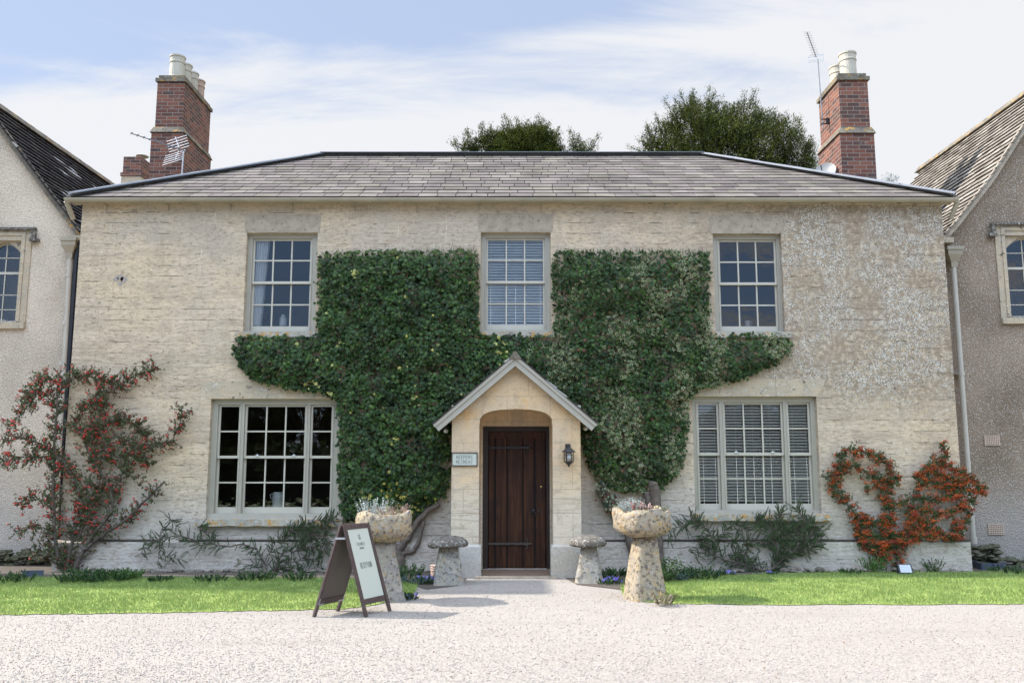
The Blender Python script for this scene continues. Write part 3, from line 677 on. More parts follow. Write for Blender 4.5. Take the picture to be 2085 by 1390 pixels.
# stone sills
def sill(x0, x1, z1, h, proj):
    m = MB(); n = max(2, int((x1 - x0) / 0.18))
    bot = [(x0 + (x1 - x0) * k / n, z1 - h + rnd.uniform(-0.008, 0.008)) for k in range(n + 1)]
    top = [(x1 - (x1 - x0) * k / n, z1 + rnd.uniform(-0.003, 0.0)) for k in range(n + 1)]
    m.prism_y(bot + top, -proj, 0.12); m.build('sill', M['lichen'], house)
sill(lwl[0] - 0.12, lwl[1] + 0.1, lwl[2] - .002, 0.105, 0.09); sill(lwr[0] - 0.05, lwr[1] + 0.12, lwr[2] - .002, 0.10, 0.09)
for a in uw: sill(a[0] - 0.08, a[1] + 0.08, a[2] - .002, 0.085, 0.05)

# -- roof
RY0, RY1, RX = -0.10, 3.2, 6.93
RZ0 = P(1042, 401, RY0).z; RZ1 = P(1042, 317, RY1).z
XRL, XRR = P(655, 316, RY1).x, P(1432, 316, RY1).x
def pal(kind):
    t = rnd.random()
    if kind == 'slate':
        b = rnd.choice([(0.165, 0.138, 0.125), (0.17, 0.145, 0.13), (0.185, 0.16, 0.138), (0.15, 0.124, 0.115), (0.17, 0.15, 0.122)]); k = 0.82 + 0.36 * t
    elif kind == 'pale': b = rnd.choice([(0.36, 0.31, 0.26), (0.42, 0.37, 0.31), (0.30, 0.26, 0.22), (0.46, 0.41, 0.35)]); k = 0.62 + 0.3 * t
    else:
        b = rnd.choice([(0.045, 0.038, 0.035), (0.06, 0.05, 0.045), (0.032, 0.028, 0.028), (0.05, 0.042, 0.04)]); k = 0.75 + 0.5 * t
        if rnd.random() < 0.05: b, k = (0.42, 0.40, 0.38), 1
    return tuple(c * k for c in b)
def slate_slope(m, o, U, V, uL, uR, rows, wid, kind, thick=0.012, jag=0.004):
    """o eave origin; U unit eave direction; V full slope vector; uL/uR functions of t in 0..1"""
    o, U, V = Vector(o), Vector(U).normalized(), Vector(V); N = U.cross(V).normalized()
    if N.z < 0: N = -N
    for r in range(rows):
        t0, t1 = r / rows, min(1.0, (r + 1.0) / rows); u = uL(t0) - rnd.uniform(0.2, 1.0) * wid
        while u < max(uR(t0), uR(t1)):
            ww = wid * rnd.uniform(0.8, 1.25); a, b = u + 0.006, u + ww - 0.006; u += ww
            a0, b0 = max(a, uL(t0)), min(b, uR(t0)); a1, b1 = max(a, uL(t1)), min(b, uR(t1))
            if b0 - a0 < 0.004 and b1 - a1 < 0.004: continue
            if b1 < a1: a1 = b1 = min(max((a1 + b1) / 2, a0), b0)
            if b0 < a0: a0 = b0 = min(max((a0 + b0) / 2, a1), b1)
            j = rnd.uniform(-jag, jag); tt = V * (t0 + j / V.length); lift = thick * rnd.uniform(1.0, 1.25)
            p = [o + U*a0 + tt + N*lift, o + U*b0 + tt + N*(lift + rnd.uniform(-.2, .2) * thick), o + U*b1 + V*t1 + N*0.002, o + U*a1 + V*t1 + N*0.002]
            c = pal(kind); m.face(p, c); m.face([p[0], p[0] - N*(lift + .003), p[1] - N*(lift + .003), p[1]], tuple(k * .45 for k in c))
            m.face([p[0], p[3], p[3] - N*.01, p[0] - N*(lift + .003)], c); m.face([p[1], p[1] - N*(lift + .003), p[2] - N*.01, p[2]], c)
    m.face([o + U*uL(0) - N*.006, o + U*uR(0) - N*.006, o + U*uR(1) + V - N*.006, o + U*uL(1) + V - N*.006], (.012, .011, .010))
rf = MB()
slate_slope(rf, (-RX, RY0, RZ0), (1, 0, 0), (0, RY1 - RY0, RZ1 - RZ0), lambda t: t * (XRL + RX), lambda t: 2*RX - t * (RX - XRR), 15, 0.31, 'slate')
slate_slope(rf, (-RX, 2*RY1 - RY0, RZ0), (1, 0, 0), (0, RY0 - RY1, RZ1 - RZ0), lambda t: t * (XRL + RX), lambda t: 2*RX - t * (RX - XRR), 15, 0.31, 'slate')
W2 = 2 * (RY1 - RY0)
slate_slope(rf, (-RX, RY0, RZ0), (0, 1, 0), (XRL + RX, 0, RZ1 - RZ0), lambda t: t * W2/2, lambda t: W2 - t * W2/2, 15, 0.31, 'slate')
slate_slope(rf, (RX, RY0, RZ0), (0, 1, 0), (XRR - RX, 0, RZ1 - RZ0), lambda t: t * W2/2, lambda t: W2 - t * W2/2, 15, 0.31, 'slate')
rf.build('roof', M['slate'], house, fix=False)
fl = MB()
for a, b in (((-RX - .02, RY0 - .02, RZ0 + 0.01), (XRL, RY1, RZ1 + 0.01)), ((XRL, RY1, RZ1 + .012), (XRR, RY1, RZ1 + .012)), ((XRR, RY1, RZ1 + 0.01), (RX + .02, RY0 - .02, RZ0 + 0.01)),
             ((-RX, 2*RY1 - RY0, RZ0 + .01), (XRL, RY1, RZ1 + .01)), ((RX, 2*RY1 - RY0, RZ0 + .01), (XRR, RY1, RZ1 + .01))):
    a, b = Vector(a), Vector(b); n = 7
    fl.tube([a.lerp(b, k / n) + Vector((0, 0, 0.022 + 0.006 * (k % 2))) for k in range(n + 1)], 0.04, 8)
    d = (b - a).normalized(); fl.bar(a + Vector((0,0,.016)), b + Vector((0,0,.016)), 0.27, 0.012)
fl.build('lead_flashing', M['lead'], house)
# eave board, gutter with joints and brackets
gt = MB(); gy, gz = -0.15, P(1042, 405, -0.2).z
n = 10; prof = [(math.cos(math.pi + math.pi * k / n), math.sin(math.pi + math.pi * k / n)) for k in range(n + 1)]
r = 0.062; outer = [(gy + r * a, gz + 0.02 + r * b) for a, b in prof]; inner = [(gy + (r - .006) * a, gz + 0.02 + (r - .006) * b) for a, b in prof]
loop = outer + inner[::-1]; L_ = len(loop); xa, xb = -6.98, 6.96
gt.mesh([(xa, y, z) for y, z in loop] + [(xb, y, z) for y, z in loop], [(i, (i+1) % L_, (i+1) % L_ + L_, i + L_) for i in range(L_)] + [tuple(range(L_)), tuple(range(L_, 2*L_))])
for x in [-5.15, -3.4, -1.65, -0.5, 1.75, 3.0, 5.2]:
    for e in (-0.055, 0.0, 0.055): 
        rr = r + 0.006
        gt.mesh([(x + e - .012, gy + rr * a, gz + .02 + rr * b) for a, b in prof] + [(x + e + .012, gy + rr * a, gz + .02 + rr * b) for a, b in prof], [(i, i+1, i+2+n, i+1+n) for i in range(n)])
for k in range(14): x = -6.4 + k * 0.98; gt.box(x - .008, x + .008, -0.14, -0.002, gz - 0.055, gz - 0.045); gt.box(x - .008, x + .008, -0.012, -0.002, gz - 0.14, gz - 0.045)
for s in (-1, 1): gt.tube([(s * 6.9, gy, gz + .0), (s * 6.97, gy + 0.02, gz - 0.03), (s * 6.93, 0.02, gz - 0.26)], [0.05, 0.045, 0.04], 8)
gt.build('gutter', M['gutter'], house)
eb = MB(); eb.box(-RX + .02, RX - .02, -0.075, 0.0 - .002, EZ - 0.045, EZ + 0.05); eb.box(-RX + .03, RX - .03, RY0 + .01, 0.05, EZ + 0.052, RZ0 - .01)
eb.build('eave_course', M['dress'], house)

# -- chimneys
def chimney(pxl, pxr, ybot, pyt, y, depth, zbot, npots, name='chimney', band_px=None, pot_r=0.15, pots=None):
    a, b = P(pxl, pyt, y), P(pxr, pyt, y); x0, x1, zt = a.x, b.x, a.z; m = MB()
    zb = P(pxl, band_px, y).z if band_px else None
    m.box(x0, x1, y, y + depth, zb or zbot, zt)
    if zb: m.box(x0 - 0.045, x1 + 0.045, y - 0.045, y + depth + 0.045, zbot, zb - 0.10)
    ch = m.build(name, M['brick'], house)
    c = MB()
    if zb: c.hexa([(x0-.075, y-.075, zb-.099), (x1+.075, y-.075, zb-.099), (x1+.075, y+depth+.075, zb-.099), (x0-.075, y+depth+.075, zb-.099)], [(x0-.02, y-.02, zb+.03), (x1+.02, y-.02, zb+.03), (x1+.02, y+depth+.02, zb+.03), (x0-.02, y+depth+.02, zb+.03)]); c.build('string_course', M['cope'], ch); c = MB()
    c.box(x0 - .035, x1 + .035, y - .035, y + depth + .035, zt + .001, zt + .075); c.box(x0 + .012, x1 - .012, y + .012, y + depth - .012, zt + .076, zt + .15)
    c.build('coping', M['cope'], ch)
    for i in range(npots):
        yy = y + depth * (i + 0.5) / npots; h, rr = pots[i] if pots else (0.5, pot_r); xm = (x0 + x1) / 2 + 0.03; m = MB()
        m.lathe([(rr * 1.04, 0), (rr, 0.05), (rr * 0.97, h * 0.68), (rr * 1.05, h * 0.69), (rr * 1.05, h * 0.74), (rr * .98, h * 0.76), (rr * 1.02, h * .93), (rr * 1.1, h * .94), (rr * 1.1, h), (rr * .9, h), (rr * .88, h * 0.2)], (xm, yy, zt + .14), 20)
        m.build('chimney_pot', M['pot_pink'] if npots == 4 and i == 3 else M['pot'], ch, smooth=False)
    return ch, (x0, x1, zt)
chl, il = chimney(321, 376, 0, 167, 3.75, 1.55, 0.0, 4, band_px=262, pots=[(0.50, 0.15)] * 4)
chr_, ir = chimney(1707, 1766, 0, 164, 2.35, 1.05, 0.0, 2, band_px=263, pots=[(0.52, 0.155), (0.50, 0.15)])
chl['label'] = 'red brick chimney stack with four pots'; chr_['label'] = 'red brick chimney stack with two buff pots'
# small stack on the range behind
ys = 7.2; a, b = P(252, 319, ys), P(289, 319, ys)
cs = thing('small_chimney_stack', 'short brick chimney with round cowl behind the big stack', 'chimney', ((a.x + b.x) / 2, ys + .3, 0))
m = MB(); zb = P(252, 359, ys).z; m.box(a.x, b.x, ys, ys + .65, zb + .09, a.z); m.box(a.x - .04, b.x + .04, ys - .04, ys + .69, zb, zb + .089); m.build('stack', M['brick'], cs)
m = MB(); m.box(a.x - .02, b.x + .02, ys - .02, ys + .67, 0, zb - .001); m.build('base', M['dress'], cs)
m = MB(); cx = (a.x + b.x) / 2 + 0.1; m.lathe([(0.03, 0), (0.03, 0.09), (0.14, 0.10), (0.16, 0.115), (0.10, 0.15), (0.0, 0.16)], (cx, ys + .3, a.z), 18); m.build('cowl', M['pot'], cs, smooth=True)

# ------------------------------------------------------------------ the two gabled wings
WY = 0.9
def wing(side, verge_px, far_px, rc, slate_kind, name, label, eave_trim):
    t = thing(name, label, 'building', (side * 9, WY, 0))
    pr = [P(px, py, WY - 0.08) for px, py in verge_px]          # apex first, going down
    prof = [(p.x, p.z) for p in pr]; ax, az = prof[0]; ex, ez = prof[-1]
    far_zc = ax * FPX / (far_px - 1042.5)                         # depth along the axis at the ridge end
    yfar = (far_zc - (az - CAM_H) * st) / ct - CAM_D
    mir = [(2 * ax - x, z) for x, z in prof]
    # gable wall with a window opening
    opn = WIN[side]; m = MB()
    out = [(2*ax - ex, 0)] + [(2*ax - x, z - .05) for x, z in prof[::-1]] + [(x, z - .05) for x, z in prof[1:]] + [(ex, 0)]
    inner_x = -side * 6.4 * -1
    lo, hi = sorted((ex, side * 6.3))
    zs_ = sorted({0, opn[2], opn[3]})
    # wall: lower band, side bands, gable top
    def f4(x0, x1, z0, z1): m.face([(x0, WY, z0), (x1, WY, z0), (x1, WY, z1), (x0, WY, z1)])
    xo, xi = sorted((2*ax - ex, side * 6.3)); f4(xo, xi, 0, opn[2])
    f4(xo, opn[0], opn[2], opn[3]); f4(opn[1], xi, opn[2], opn[3])
    top = [(2*ax - ex, opn[3])] + [(2*ax - x, z - .05) for x, z in prof[::-1]] + [(x, z - .05) for x, z in prof[1:]] + [(ex, opn[3])]
    top2 = [q for q in top if q[1] >= opn[3] - 1e-6]
    m.face([(x, WY, z) for x, z in top2])
    f4(lo, hi, opn[3], ez + 0.3) if ez + .3 > opn[3] else None
    for (xa, za, xb_, zb_) in ((opn[0], opn[2], opn[0], opn[3]), (opn[1], opn[2], opn[1], opn[3]), (opn[0], opn[3], opn[1], opn[3]), (opn[0], opn[2], opn[1], opn[2])):
        m.face([(xa, WY, za), (xb_, WY, zb_), (xb_, WY + .3, zb_), (xa, WY + .3, za)])
    m.face([(2*ax-ex, WY, 0), (2*ax-ex, yfar, 0), (2*ax-ex, yfar, ez-.05), (2*ax-ex, WY, ez-.05)]); m.face([(side*6.84, WY+.01, 0), (side*6.84, yfar, 0), (side*6.84, yfar, ez-.05), (side*6.84, WY+.01, ez-.05)])
    m.face([(xo, yfar, 0), (xi, yfar, 0), (xi, yfar, ez-.05), (xo, yfar, ez-.05)])
    m.face([(xo+.1, WY + 1.2, 0), (xi, WY + 1.2, 0), (xi, WY + 1.2, ez), (xo+.1, WY + 1.2, ez)])
    m.build('gable_wall', rc, t, fix=False)
    # roof slopes following the verge curve
    r = MB(); hip = 1.3
    for pf, sgn in ((prof, 1), (mir, -1)):
        pts = pf[::-1]
        for i in range(len(pts) - 1):
            (xa, za), (xb_, zb_) = pts[i], pts[i+1]; seg = Vector((xb_ - xa, 0, zb_ - za)); rows = max(1, round(seg.length / 0.135))
            y0 = WY - 0.12; ta = (za - ez) / (az - ez); tb = (zb_ - ez) / (az - ez); L0 = yfar + hip - y0
            slate_slope(r, (xa, y0, za), (0, 1, 0), seg, lambda q: 0.0, (lambda q, ta=ta, tb=tb, L0=L0: L0 - hip * (ta + (tb - ta) * q)), rows, 0.26, slate_kind, 0.026, 0.012)
    Lw = abs(2 * (ax - ex)); mx = min(ex, 2*ax - ex)
    slate_slope(r, (mx, yfar + hip, ez), (1, 0, 0), (0, -hip, az - ez), lambda q: Lw/2*q, lambda q: Lw - Lw/2*q, 24, 0.26, slate_kind, 0.026, 0.012)
    r.build('roof', M['stoneslate'], t, fix=False)
    rd = MB(); yy = WY - .13
    while yy < yfar:
        rd.hexa([(ax - .15, yy, az - .10), (ax + .15, yy, az - .10), (ax + .15, yy + .44, az - .10), (ax - .15, yy + .44, az - .10)], [(ax - .03, yy, az + .05), (ax + .03, yy, az + .05), (ax + .03, yy + .44, az + .055), (ax - .03, yy + .44, az + .055)]); yy += 0.45
    rd.build('ridge_tile', M['cope'], t)
    v = MB()
    for i in range(len(prof) - 1):
        for pf in (prof, mir):
            a, b = Vector((pf[i][0], WY - .07, pf[i][1] - .045)), Vector((pf[i+1][0], WY - .07, pf[i+1][1] - .045)); v.bar(a, b, 0.10, 0.05, (0, -1, 0)); v.bar(a + Vector((0, .03, -.05)), b + Vector((0, .03, -.05)), 0.05, 0.05, (0, -1, 0))
    v.build('verge', M['cope'] if side < 0 else M['lintel'], t)
    k = MB(); kx = ex; k.box(kx - .16, kx + .12, WY - .16, WY + .1, ez - .15, ez - .06); k.build('kneeler', M['dress'], t)
    return t, prof, yfar
WIN = {-1: [P(-42, 600, WY).x, P(41, 600, WY).x, P(0, 655, WY).z, P(0, 490, WY).z], 1: [P(2050, 600, WY).x, P(2142, 600, WY).x, P(2085, 645, WY).z, P(2085, 480, WY).z]}
wl_, profL, yfL = wing(-1, [(-46, 187), (0, 252), (55, 328), (106, 397), (135, 433), (163, 474)], 245, M['rc_l'], 'dark', 'gabled_wing', 'pale roughcast gabled wing with dark roof, left edge', None)
wr_, profR, yfR = wing(1, [(2171, 131), (2085, 255), (2020, 357), (1988, 399), (1944, 455), (1922, 478)], 1889, M['rc_r'], 'pale', 'gabled_wing', 'brown pebble-dashed gabled wing with sunlit roof, right edge', None)
def arched_window(side, t):
    x0, x1, z0, z1 = WIN[side]; cx = (x0 + x1) / 2; zs = z1 - 0.30; y = WY + 0.10
    # carved head: fills the top corners of the opening to a pointed arch
    n = 8; arc = []
    for k in range(n + 1):
        u = k / n; arc.append((x0 + (cx - x0) * u, zs + (z1 - .02 - zs) * math.sin(u * math.pi / 2) ** 0.85))
    left = arc; right = [(2 * cx - x, z) for x, z in arc[::-1]]
    m = MB(); m.prism_y([(x0 + .001, zs)] + left[1:] + right[1:-1] + [(x1 - .001, zs), (x1 - .001, z1 - .001), (x0 + .001, z1 - .001)], WY + 0.03, WY + 0.16)
    # dressed surround, sill and hood mould standing proud of the render
    wd = 0.13
    m.box(x0 - wd, x0 - .001, WY - .02, WY + .12, z0 - .02, z1 + .17); m.box(x1 + .001, x1 + wd, WY - .02, WY + .12, z0 - .02, z1 + .17)
    m.box(x0, x1, WY - .019, WY + .12, z1 + .001, z1 + .169); m.box(x0 - wd, x1 + wd, WY - .06, WY + .1, z0 - .12, z0 - .021)
    m.box(x0 - .03, x0 - .001 + .03, WY - .035, WY - .021, z0, z1 + .08); m.box(x1 - .03, x1 + .03, WY - .035, WY - .021, z0, z1 + .08); m.box(x0 - .03, x1 + .03, WY - .035, WY - .021, z1 + .081, z1 + .14)
    sr = m.build('window', M['dress'], t)
    h = MB(); h.box(x0 - .20, x1 + .20, WY - .08, WY, z1 + .171, z1 + .21); 
    for s, xx in ((-1, x0 - .20), (1, x1 + .20)): h.box(xx, xx + (.07 if s < 0 else -.07), WY - .07, WY, z1 + .02, z1 + .17); h.box(xx - s * -.0 + s * .06, xx + (.07 if s < 0 else -.07), WY - .10, WY, z1 - .03, z1 + .019)
    h.build('hood_mould', M['cap'], sr)
    f = MB(); iw = 0.022
    for xx in (x0 + iw/2, x1 - iw/2): f.box(xx - iw/2, xx + iw/2, y, y + .03, z0, zs)
    for k in range(len(arc) - 1):
        for q in (left, right): f.bar((q[k][0], y + .015, q[k][1] - .012), (q[k+1][0], y + .015, q[k+1][1] - .012), .03, .024, (0, 1, 0))
    f.box(cx - .008, cx + .008, y, y + .02, z0, z1 - .03)
    zt = z0 + (z1 - z0) * 0.61; f.box(x0, x1, y - .01, y + .03, zt - .02, zt + .02)
    for q in (0.16, 0.34, 0.80): zq = z0 + (z1 - z0) * q; f.box(x0, x1, y, y + .02, zq - .007, zq + .007)
    f.box(x0, x1, y - .01, y + .03, z0, z0 + .03)
    f.tube([(cx - .1, y - .03, z0 + .02), (cx - .02, y - .06, z0 + .05), (cx + .1, y - .02, z0 + .03)], 0.006, 5)
    f.build('frame', M['paint_light'], sr)
    g_ = MB(); g_.face([(x0, y + .012, z0), (x1, y + .012, z0), (x1, y + .012, z1), (x0, y + .012, z1)]); g_.build('pane', M['glass'], sr, fix=False)
arched_window(-1, wl_); arched_window(1, wr_)
# unseen block added beyond the left edge to shade the foot of the facade
m = MB(); m.box(-14.0, -10.95, -0.95, 0.05, 0, 10.2); m.build('added_shade_block', M['rc_l'], wl_)
m = MB(); m.hexa([(-14.15, -1.1, 10.201), (-10.8, -1.1, 10.201), (-10.8, .2, 10.201), (-14.15, .2, 10.201)], [(-13.9, -.9, 10.45), (-11.05, -.9, 10.45), (-11.05, 0, 10.45), (-13.9, 0, 10.45)]); m.build('added_shade_block_top', M['cope'], wl_)
# downpipes with hopper heads in the two valleys
def downpipe(top, bot, yoff, t, bends, dark=None):
    y = WY - 0.13; a, b = P(*top, y), P(*bot, y); m = MB()
    m.tube([(a.x, y, a.z), (b.x, y, b.z)], 0.042, 12)
    for py in bends:
        p = P(top[0], py, y); m.tube([(a.x, y, p.z - .035), (a.x, y, p.z + .035)], 0.053, 12); m.box(a.x - .07, a.x + .07, y + .02, WY, p.z - .012, p.z + .012)
    m.tube([(a.x, y, b.z - .02), (a.x, y, b.z + .09)], 0.054, 12)
    dp = m.build('downpipe', M['pipe'], t)
    h = MB(); s4 = lambda r, q: [(a.x - r, y - r * q, 0), (a.x + r, y - r * q, 0), (a.x + r, y + r * q, 0), (a.x - r, y + r * q, 0)]
    z0 = a.z; lv = [(0.05, z0 - .04), (0.055, z0 + .05), (0.115, z0 + .17), (0.12, z0 + .24), (0.135, z0 + .245), (0.135, z0 + .30)]
    for (r0, za), (r1, zb) in zip(lv, lv[1:]): h.hexa([(x, yy, za) for x, yy, _ in s4(r0, .85)], [(x, yy, zb - .0005) for x, yy, _ in s4(r1, .85)])
    h.build('hopper', M['gutter'], dp)
downpipe((143, 522), (112, 1130), 0, wl_, (560, 658, 740))
downpipe((1941, 540), (1982, 1104), 0, wr_, (760,))
m = MB(); y = 0.45; q0, q1 = P(160, 470, y), P(146, 520, y)
bx = P(150, 620, .80).x; m.tube([(bx + .08, 0.80, P(160, 478, .8).z), (bx, 0.80, P(150, 520, .8).z), (bx, 0.80, 0.05)], [0.06, 0.055, 0.055], 10); m.box(bx + .09, -6.85, .70, .85, 0, P(160, 470, .8).z)  # pipe, plus a black strip standing in for shade in the gap
m.build('waste_pipe_and_shade_strip', M['blackpipe'], wl_)
m = MB(); m.box(6.84, 7.08, 0.62, 0.88, P(1930, 505, .75).z, P(1930, 478, .75).z); m.build('lead_box', M['blackpipe'], wr_)
# air bricks
for (cxp, cyp) in ((2019, 896), (2027, 1077)):
    c = P(cxp, cyp, WY); m = MB(); wv, hv = 0.115, 0.075
    m.box(c.x - wv, c.x + wv, WY - .006, WY - .001, c.z - hv, c.z + hv, None, 1)
    nx, nz = 8, 5
    for k in range(nx + 1): xx = c.x - wv + 2 * wv * k / nx; m.box(xx - .006, xx + .006, WY - .018, WY - .007, c.z - hv, c.z + hv)
    for k in range(nz + 1): zz_ = c.z - hv + 2 * hv * k / nz; m.box(c.x - wv, c.x + wv, WY - .0185, WY - .0072, zz_ - .0065, zz_ + .0065)
    m.box(c.x - wv - .008, c.x - wv + .008, WY - .02, WY, c.z - hv - .008, c.z + hv + .008); m.box(c.x + wv - .008, c.x + wv + .008, WY - .02, WY, c.z - hv - .008, c.z + hv + .008)
    o = m.build('air_brick', [M['terracotta'], M['void']], wr_)

# ------------------------------------------------------------------ door in the house
YD = 0.10
dm = MB(); fx0, fx1 = DX0 + .001, DX1 - .001
dm.box(fx0, fx0 + .075, 0.02, 0.16, DOOR_Z0, DOOR_Z1 - .001); dm.box(fx1 - .045, fx1, 0.02, 0.16, DOOR_Z0, DOOR_Z1 - .001); dm.box(fx0 + .076, fx1 - .046, 0.02, 0.16, DOOR_Z1 - .07, DOOR_Z1 - .001)
dm.build('door_frame', M['doordark'], house)
d = MB(); a, b = fx0 + .078, fx1 - .048; zt, zb = DOOR_Z1 - .072, DOOR_Z0 + .01
cuts = [a, a + (b-a)*0.115, a + (b-a)*0.325, a + (b-a)*0.60, a + (b-a)*0.80, b]
d.box(a, b, YD, YD + .04, zb, zt)
for k in range(5):
    x0, x1 = cuts[k] + .006, cuts[k+1] - .006; yy = YD - (.018 if k in (0, 4) else .010)
    d.hexa([(x0, YD - .001, zb), (x1, YD - .001, zb), (x1, YD - .001, zt), (x0, YD - .001, zt)], [(x0 + .01, yy, zb + .01), (x1 - .01, yy, zb + .01), (x1 - .01, yy, zt - .01), (x0 + .01, yy, zt - .01)])
d.box(a, b, YD - .022, YD - .011, zt - .10, zt - .002); 
for k in (1, 2, 3, 4): d.box(cuts[k] - .007, cuts[k] + .007, YD - .006, YD - .0015, zb, zt - .101, None, 1)
for k in (1, 4): d.box(cuts[k] + .012, cuts[k] + .020, YD - .024, YD - .0185, zb + .02, zt - .12, None, 1)
door = d.build('door', [M['door'], M['void']], house)
def hinge(py, mat, x1f):
    m = MB(); zc = P(1042, py, YD).z; yy = YD - .036; x0, x1 = a - .03, P(x1f, py, YD).x
    m.bar((x0, yy, zc), (x1, yy, zc), .012, .032, (0, 0, 1))
    for s in (1, -1):
        pts = [(x1 - .05 + .02 * math.cos(q), yy, zc + s * (.045 + .03 * math.sin(q))) for q in [k * .7 - 1.6 for k in range(7)]]; m.tube(pts, [.011, .011, .010, .009, .008, .007, .006], 6)
    m.blob((x1 + .015, yy, zc), .022, sy=.5)
    for k in range(6): m.blob((x0 + .05 + k * .09, yy - .008, zc), .011, sy=.6)
    m.build('hinge', mat, door)
hinge(911, M['iron'], 1078); hinge(1106, M['iron_rust'], 1078)
m = MB(); c = P(1086, 1040, YD - .03)
m.lathe([(0.036, 0), (0.03, .012), (0, .02)], (0, 0, 0), 14); m.v = [(c.x + x, c.y - z, c.z + y_) for x, y_, z in m.v]
ring = [(c.x - .002 + .034 * math.cos(q), c.y - .022, c.z - .028 + .034 * math.sin(q)) for q in [k * math.tau / 14 for k in range(15)]]; m.tube(ring, .008, 6)
for dx in (-.04, .035): m.blob((c.x + dx, c.y - .004, c.z + .022), .012)
m.build('knocker', M['iron'], door)
m = MB(); c = P(1097, 1040, YD - .025); m.box(c.x - .012, c.x + .014, c.y - .008, c.y, c.z - .035, c.z + .035); m.tube([(c.x, c.y - .01, c.z), (c.x, c.y - .035, c.z - .01)], .007, 6); m.build('handle', M['iron'], door)
m = MB(); c = P(1102, 991, YD - .02); m.lathe([(0.018, 0), (0.016, .012), (0.006, .016), (0, .016)], (0, 0, 0), 14); m.v = [(c.x + x, c.y - z, c.z + y_) for x, y_, z in m.v]; m.build('lock', M['brass'], door)

# ------------------------------------------------------------------ porch
YP = -0.78
porch = thing('porch', 'gabled honey-stone porch round the oak front door', 'porch', (0.05, -0.4, 0))
pxl, pxr = P(919, 1000, YP).x, P(1183, 1000, YP).x
ox0, ox1 = P(975, 1000, YP).x, P(1126, 1000, YP).x
zsp, ztop, zeave = P(1042, 866, YP).z, P(1050, 832, YP).z, P(919, 838, YP).z; apex = P(1050, 735, YP)
ocx = (ox0 + ox1) / 2; hw = (ox1 - ox0) / 2; arc = []
for k in range(13):
    u = k / 12 * math.pi; r_ = math.copysign(abs(math.cos(u)) ** 0.62, math.cos(u)); arc.append((ocx + hw * r_, zsp + (ztop - zsp) * (abs(math.sin(u)) ** 0.62) * (0.93 + 0.07 * (1 - abs(r_)))))
out = [(pxl, 0), (pxl, zeave), (apex.x, apex.z), (pxr, zeave), (pxr, 0), (ox1, 0)] + arc + [(ox0, 0)]
m = MB(); m.prism_y(out, YP, -0.002); m.build('wall', M['porch'], porch)
pz = P(1042, 1108, YP).z     # plinth stones and the stone jambs behind
ci = 0.035
for s, e, o in ((-1, pxl, ox0), (1, pxr, ox1)):
    m = MB(); m.box(e + s * .02, o - s * ci, YP - .025, YP + .22, 0, pz - .03); m.hexa([(min(e+s*.02, o-s*ci), YP-.025, pz-.0295), (max(e+s*.02, o-s*ci), YP-.025, pz-.0295), (max(e+s*.02, o-s*ci), YP+.22, pz-.0295), (min(e+s*.02, o-s*ci), YP+.22, pz-.0295)],
        [(min(e, o-s*.0), YP-.003, pz), (max(e, o-s*.0), YP-.003, pz), (max(e, o-s*.0), YP+.22, pz), (min(e, o-s*.0), YP+.22, pz)]); m.build('plinth', M['plinth'], porch)
m = MB(); m.box(ox0 + .001, DX0 + 0.0, -0.16, -0.003, 0.03, DOOR_Z1); m.box(DX1, ox1 - .001, -0.16, -0.003, 0.03, DOOR_Z1); m.box(ox0 + .001, ox1 - .001, -0.16, -0.003, DOOR_Z1 + .001, ztop + .05)
m.build('door_surround', M['porch'], porch)
m = MB(); m.hexa([(ox0 + ci, YP + .03, 0), (ox1 - ci, YP + .03, 0), (ox1 - ci, 0.02, 0), (ox0 + ci, 0.02, 0)], [(ox0 + ci, YP + .04, DOOR_Z0 - .03), (ox1 - ci, YP + .04, DOOR_Z0 - .03), (ox1 - ci, 0.02, DOOR_Z0 - .003), (ox0 + ci, 0.02, DOOR_Z0 - .003)]); m.build('step', M['step'], porch)
m = MB(); m.box(ox0 - .05, ox1 + .05, YP - .12, YP - .03, 0, 0.03); m.build('threshold', M['lintel'], porch)
# bargeboards, roof, ridge
YB = YP - 0.13; at_ = P(1049, 722, YB); bl, brr = P(882, 864, YB), P(1216, 863, YB)
m = MB()
for e in (bl, brr):
    s = -1 if e is bl else 1
    d_ = Vector((e.x - at_.x, 0, e.z - at_.z)).normalized(); nrm = Vector((-d_.z * s, 0, d_.x * s)); nrm = nrm if nrm.z < 0 else -nrm
    for wdt, yy0, yy1, off in ((0.125, YB, YB + .03, 0.0), (0.045, YB - .018, YB - .001, 0.0), (0.02, YB - .01, YB - .001, .10)):
        o_ = nrm * off; A, B = Vector((at_.x, 0, at_.z)) + o_, Vector((e.x, 0, e.z)) + o_; C, D = B + nrm * wdt, A + nrm * wdt
        if abs(d_.x) > 0:   # mitre both boards on the centre line
            A = A + d_ * ((at_.x - A.x) / d_.x); D = D + d_ * ((at_.x - D.x) / d_.x)
        m.prism_y([(A.x, A.z), (B.x, B.z), (C.x, C.z), (D.x, D.z)] if s > 0 else [(D.x, D.z), (C.x, C.z), (B.x, B.z), (A.x, A.z)], yy0, yy1)
    kx = (pxl if s < 0 else pxr); m.box(kx, kx - s * .16, YB + .031, YP - .001, zeave - .02, zeave + .09)
m.build('bargeboard', M['paint'], porch)
m = MB()
for e, s in ((bl, -1), (brr, 1)):
    V = Vector((at_.x - e.x, 0, at_.z - e.z)); slate_slope(m, (e.x, YB - .03, e.z + .01), (0, 1, 0), V, lambda q: 0.0, lambda q: abs(YB) + .03, 8, 0.24, 'dark', .018, .006)
m.build('roof', M['stoneslate'], porch, fix=False)
m = MB()
